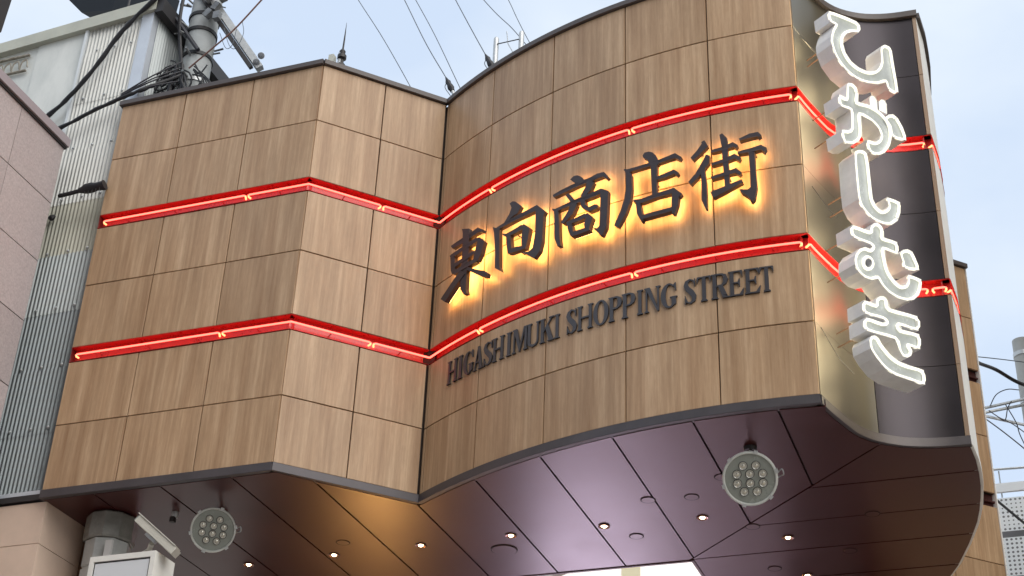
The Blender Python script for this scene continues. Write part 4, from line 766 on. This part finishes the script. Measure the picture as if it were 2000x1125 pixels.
def sleeve(a, b, lab):
    a = Vector(a); b = Vector(b); t = empty('wire_sleeve', b, lab, 'wire sleeve', 'black wire sleeves on the roof edge'); P = [a.lerp(b, k) for k in (0, .2, .35, .5, .62, .8, .9, 1)]
    MB().tube(P, [0.006, 0.016, 0.028, 0.024, 0.03, 0.034, 0.026, 0.024], 10).build('sleeve', BLACK, t, smooth=True); MB().tube([b, b+(b-a)*0.35], 0.018, 8).build('clamp', GALV, t, smooth=True)
    MB().tube(spline([a.lerp(b, .3), a.lerp(b, .6)+Vector((-0.05, 0, -0.01)), b+Vector((-0.02, 0, -0.05))], 5), 0.004, 5).build('drip_loop', WIRE, t, smooth=True)
sleeve((-4.975, 10.9, 11.235), (-4.89, 10.9, 11.04), 'black wire sleeve just above the inner corner of the coping')
sleeve((-4.525, 10.8, 11.34), (-4.44, 10.8, 11.15), 'black wire sleeve on the bowed coping beside the white post')

# ------------------------------------------------------------------ roof antennas
aw = empty('whip_antenna', (-6.52, 11.5, 11.2), 'dark whip aerial on ribbed insulators behind the fold of the coping', 'antenna')
MB().tube([(-6.52, 11.5, 11.1), (-6.519, 11.5, 12.40)], 0.03, 10).build('mast', GALV, aw)
MB().lathe([(0.02, 12.08), (0.055, 12.10), (0.055, 12.16), (0.025, 12.18), (0.045, 12.20), (0.045, 12.235), (0.025, 12.25), (0.025, 12.30), (0.050, 12.32), (0.050, 12.36), (0.03, 12.38), (0.035, 12.42), (0.01, 12.46)], Matrix.Translation((-6.505, 11.5, 0)), 16).build('insulator', DRK, aw, smooth=True)
MB().tube([(-6.505, 11.5, 12.42), (-6.500, 11.5, 12.6), (-6.497, 11.5, 12.83)], [0.012, 0.010, 0.002], 6).build('whip', DRK, aw); MB().box(-6.66, -6.60, 11.48, 11.55, 11.9, 12.40).build('junction_box', mat('box_cream', (0.55, 0.56, 0.5), 0.5), aw)
at = empty('twin_post_aerial', (-4.55, 11.5, 11.0), 'pair of short white posts joined by a thin crossbar behind the bowed coping', 'antenna')
for x, z in ((-4.70, 12.16), (-4.42, 12.17)):
    MB().lathe([(0.028, 11.0), (0.028, z-0.02), (0.020, z)], Matrix.Translation((x, 11.5, 0)), 14).build('post', GALV, at, smooth=True)
MB().tube([(-4.68, 11.48, 12.055), (-4.44, 11.48, 12.06)], 0.006, 6).build('crossbar', DRK, at); MB().tube([(-4.58, 11.48, 12.20), (-4.56, 11.48, 12.03), (-4.50, 11.48, 11.9)], 0.005, 6).build('bracket', GALV, at)

# ------------------------------------------------------------------ lightbox, cctv, sensor at the lower left
WH = mat('white_enamel', (0.84, 0.84, 0.80), 0.4, noise=0.04)
lb = empty('lightbox_sign', (-6.8, 9.69, 5.4), 'blank white lightbox on the utility pole at the bottom left edge', 'sign')
zt_ = 5.895
MB().box(-7.09, -6.50, 9.56, 9.83, 4.9, zt_).build('case', WH, lb)
fr = MB(); fr.box(-7.09, -6.50, 9.545, 9.559, zt_-0.045, zt_); fr.box(-7.09, -7.05, 9.545, 9.559, 4.9, zt_-0.046); fr.box(-6.54, -6.50, 9.545, 9.559, 4.9, zt_-0.046); fr.build('frame', WH, lb)
gk = MB(); gk.box(-7.048, -6.542, 9.556, 9.5595, zt_-0.058, zt_-0.047); gk.box(-7.048, -7.038, 9.556, 9.5595, 4.9, zt_-0.059); gk.box(-6.552, -6.542, 9.556, 9.5595, 4.9, zt_-0.059); gk.build('gasket', DRK, lb)
MB().box(-7.037, -6.553, 9.553, 9.5590, 4.9, zt_-0.060).build('face_panel', mat('acrylic_face', (0.72, 0.76, 0.80), 0.12), lb)
MB().box(-7.20, -6.9, 9.84, 10.05, 5.6, 5.66).build('bracket', GALV, lb)
cc = empty('security_camera', (-6.55, 9.62, 6.0), 'off-white security camera on a bracket above the lightbox', 'security camera')
a = Vector((-6.70, 9.55, 6.165)); b = Vector((-6.365, 9.62, 5.885)); d = (b-a).normalized(); Mc = Matrix.Translation((a+b)/2) @ d.to_track_quat('Y', 'Z').to_matrix().to_4x4(); hl_ = (b-a).length/2
CM = mat('camera_housing', (0.55, 0.54, 0.48), 0.4, noise=0.05)
MB().box(-0.052, 0.052, -hl_, hl_, -0.030, 0.030, Mc).build('housing', CM, cc); MB().box(-0.060, 0.060, -hl_-0.02, hl_*0.9, 0.032, 0.040, Mc).build('sun_hood', CM, cc)
MB().box(-0.045, 0.045, -hl_-0.012, -hl_-0.002, -0.026, 0.026, Mc).build('window', GLASSM, cc); MB().box(-0.02, 0.02, -hl_*0.4, hl_*0.1, -0.055, -0.032, Mc).build('swivel', GALV, cc)
MB().tube(spline([(-6.60, 9.62, 5.99), (-6.66, 9.68, 5.96), (-6.80, 9.78, 5.965), (-7.0, 9.95, 5.98), (-7.25, 10.05, 5.99)], 5), 0.022, 8).build('arm', CM, cc, smooth=True)
sn = empty('soffit_sensor', (-6.93, 10.12, 6.50), 'tiny grey sensor on the soffit between the security camera and the left floodlight', 'sensor')
MB().lathe([(0.022, -0.05), (0.03, -0.03), (0.03, 0)], Matrix.Translation((-6.83, 10.22, ZS)), 14).build('base', GALV, sn, smooth=True); MB().box(-6.86, -6.82, 10.19, 10.23, 6.43, 6.475).build('lens_block', DRK, sn)

# ------------------------------------------------------------------ right edge: pole, wires, perforated screen
rp = empty('utility_pole', (0.0, 19.6, 0), 'pale concrete utility pole at the right edge of the photo', 'utility pole')
RC = mat('right_pole_concrete', (0.33, 0.34, 0.335), 0.75, noise=0.08, nscale=5)
MB().tube([(0.02, 19.6, 0), (0.02, 19.6, 12.16)], [0.15, 0.125], 24).build('shaft', RC, rp, smooth=True)
for z in (11.93, 11.22): MB().lathe([(0.125, -0.03), (0.137, -0.03), (0.137, 0.03), (0.125, 0.03)], Matrix.Translation((0.02, 19.6, z)), 24).build('band', GALV, rp, smooth=True)
ra = MB()
for p, q in (((-0.64, 19.35, 11.08), (0.25, 19.35, 11.19)), ((-0.60, 19.35, 10.98), (-0.05, 19.4, 10.78)), ((-0.60, 19.35, 11.02), (-0.05, 19.45, 11.12))): ra.tube([p, q], 0.022, 6)
ra.build('bracket_arm', GALV, rp)
def rb_(px, L): return L
GRW = 'cables at the right-hand utility pole'
cable([(-0.545, 16.8, 10.53), (-0.327, 17.0, 10.575), (-0.06, 17.2, 10.60), (0.2, 17.4, 10.62)], 0.006, WIRE, 'thin messenger wire with small hooks reaching the right-hand pole', GRW)
cable([(-0.56, 16.9, 10.60), (-0.508, 17.0, 10.546), (-0.316, 17.0, 10.421), (-0.062, 17.2, 10.30), (0.3, 17.3, 10.18)], 0.022, BLACK, 'thick black cable sagging to the right-hand pole below the thin wire', GRW)
cable([(-0.60, 18, 10.34), (-0.538, 18.0, 10.278), (-0.346, 18.0, 10.07), (-0.114, 18.0, 9.793), (0.1, 18, 9.5)], 0.008, CABLE, 'thin black cable slanting down right below the bracket of the right-hand pole', GRW)
cable([(-0.60, 18, 9.30), (-0.546, 18.0, 9.203), (-0.395, 18.0, 9.02), (-0.20, 18.0, 8.80), (0.1, 18, 8.5)], 0.016, BLACK, 'black cable crossing in front of the perforated screen', GRW)
for i, L_ in enumerate(([(-0.50, 19.3, 11.08), (-0.40, 19.3, 11.24), (-0.25, 19.3, 11.30), (-0.10, 19.3, 11.27)], [(-0.45, 19.3, 10.95), (-0.34, 19.3, 10.85), (-0.28, 19.3, 11.02), (-0.22, 19.3, 11.12)], [(-0.30, 19.3, 11.08), (-0.20, 19.3, 10.80), (-0.17, 19.3, 10.6), (-0.05, 19.3, 10.2)], [(-0.52, 19.3, 11.02), (-0.40, 19.3, 10.90), (-0.22, 19.3, 10.76), (0.1, 19.3, 10.40)])):
    cable(L_, 0.007, CABLE, ['thin slack cable arching above the bracket of the right-hand pole','thin slack cable zigzagging below the bracket of the right-hand pole','thin slack cable dropping steeply from the bracket of the right-hand pole','thin slack cable slanting down to the edge from the right-hand bracket'][i], 'slack loops at the right-hand pole', 'slack_cable')
# perforated screen
ps = empty('perforated_screen', (0.2, 21.0, 9.0), 'white perforated metal screen of the building at the lower right corner', 'screen')
PW = mat('white_perforated', (0.86, 0.88, 0.90), 0.4)
def perf(x0, z0, nx, nz, c, r, skip):
    mb = MB()
    for i in range(nx):
        for j in range(nz):
            cx = x0+c*(i+0.5); cz = z0+c*(j+0.5); n = len(mb.v); rr = r*skip(i, j)
            mb.v += [(cx-c/2, 21, cz-c/2), (cx+c/2, 21, cz-c/2), (cx+c/2, 21, cz+c/2), (cx-c/2, 21, cz+c/2)]
            mb.v += [(cx+rr*math.cos(R_(225+45*k)), 21, cz+rr*math.sin(R_(225+45*k))) for k in range(8)]
            for k in range(4): mb.face((n+k, n+(k+1) % 4, n+4+(2*k+2) % 8, n+4+2*k+1)); mb.face((n+k, n+4+2*k+1, n+4+2*k))
    return mb
rr_ = random.Random(2)
for k, (z0, nz) in enumerate(((9.98, 8), (9.33, 9), (8.60, 10))):
    mb = perf(-0.72, z0, 14, nz, 0.062, 0.019, lambda i, j: (0.62 if (j % 4 in (1, 2) and k == 0) else 0.9)); mb.build('screen_panel', PW, ps, kind='stuff')
MB().box(-0.73, 0.30, 20.97, 21.02, 10.56, 10.69).build('top_band', PW, ps)
MB().box(-0.73, 0.30, 21.22, 21.24, 8.5, 10.56).build('inner_wall', mat('inner_wall', (0.22, 0.22, 0.23), 0.8), ps)
MB().tube([(-0.9, 21.0, 10.93), (0.3, 21.0, 10.89)], 0.018, 8).build('top_rail', GALV, ps)
for x in (-0.55, 0.15): MB().tube([(x, 21.03, 10.5), (x, 21.03, 10.90)], 0.010, 6).build('rail_post', GALV, ps)
MB().box(-0.74, 0.30, 21.25, 24, 0, 10.5).build('building_body', PW, ps)

# dark projecting sign edge, top left corner
pj = empty('projecting_sign', (-4.9, 4.5, 6.6), 'dark edge of a projecting sign cut off by the top left corner', 'sign')
Mj = Matrix.Translation((-4.72, 4.45, 6.69)) @ Matrix.Rotation(R_(3), 4, 'Y')
MB().box(-0.30, 0.187, -0.15, 0.15, -0.155, 0.6, Mj).build('case', mat('sign_case_dark', (0.07, 0.065, 0.085), 0.4), pj); MB().box(0.188, 0.196, -0.152, 0.152, -0.15, 0.6, Mj).build('edge_strip', DRK, pj)

# ------------------------------------------------------------------ ground and the street behind the camera
PAV = mat('street_paving', (0.34, 0.305, 0.265), 0.7, noise=0.15, nscale=2, bump=0.1)
gm = MB(); gm.quad((-300, -300, 0), (300, -300, 0), (300, 300, 0), (-300, 300, 0)); g_ = gm.build('ground', PAV); tag(g_, kind='structure')
fl = MB(); fl.quad((-8.2, 13, 0.004), (-2.65, 13, 0.004), (-2.65, 35.7, 0.004), (-8.2, 35.7, 0.004)); f_ = fl.build('arcade_floor', mat('polished_floor', (0.68, 0.62, 0.62), 0.25, noise=0.05)); tag(f_, kind='structure')
ob = empty('opposite_building', (-2, -5, 0), 'plain brown office block across the street behind the viewer', 'building')
MB().box(-9, 5, -16, -5, 0, 25).build('wall', mat('brown_render', (0.065, 0.055, 0.052), 0.7, noise=0.1, nscale=1), ob)
GL = mat('window_glass', (0.05, 0.06, 0.07), 0.08)
for i in range(7):
    for j in range(6): MB().box(-8.5+1.95*i, -7.3+1.95*i, -4.99, -4.96, 1.2+3.5*j, 3.0+3.5*j).build('window', GL, ob)

nb = empty('neighbour_building', (6, 20, 0), 'tall sand-coloured building along the right side of the street, outside the frame', 'building')
MB().box(6.0, 14, 8.5, 34, 0, 21).build('wall', mat('sand_render', (0.46, 0.36, 0.20), 0.7, noise=0.12, nscale=0.8), nb)
for i in range(7):
    for j in range(5): MB().box(5.97, 5.995, 9.6+3.4*i, 11.2+3.4*i, 2.0+3.8*j, 3.6+3.8*j).build('window', GL, nb)
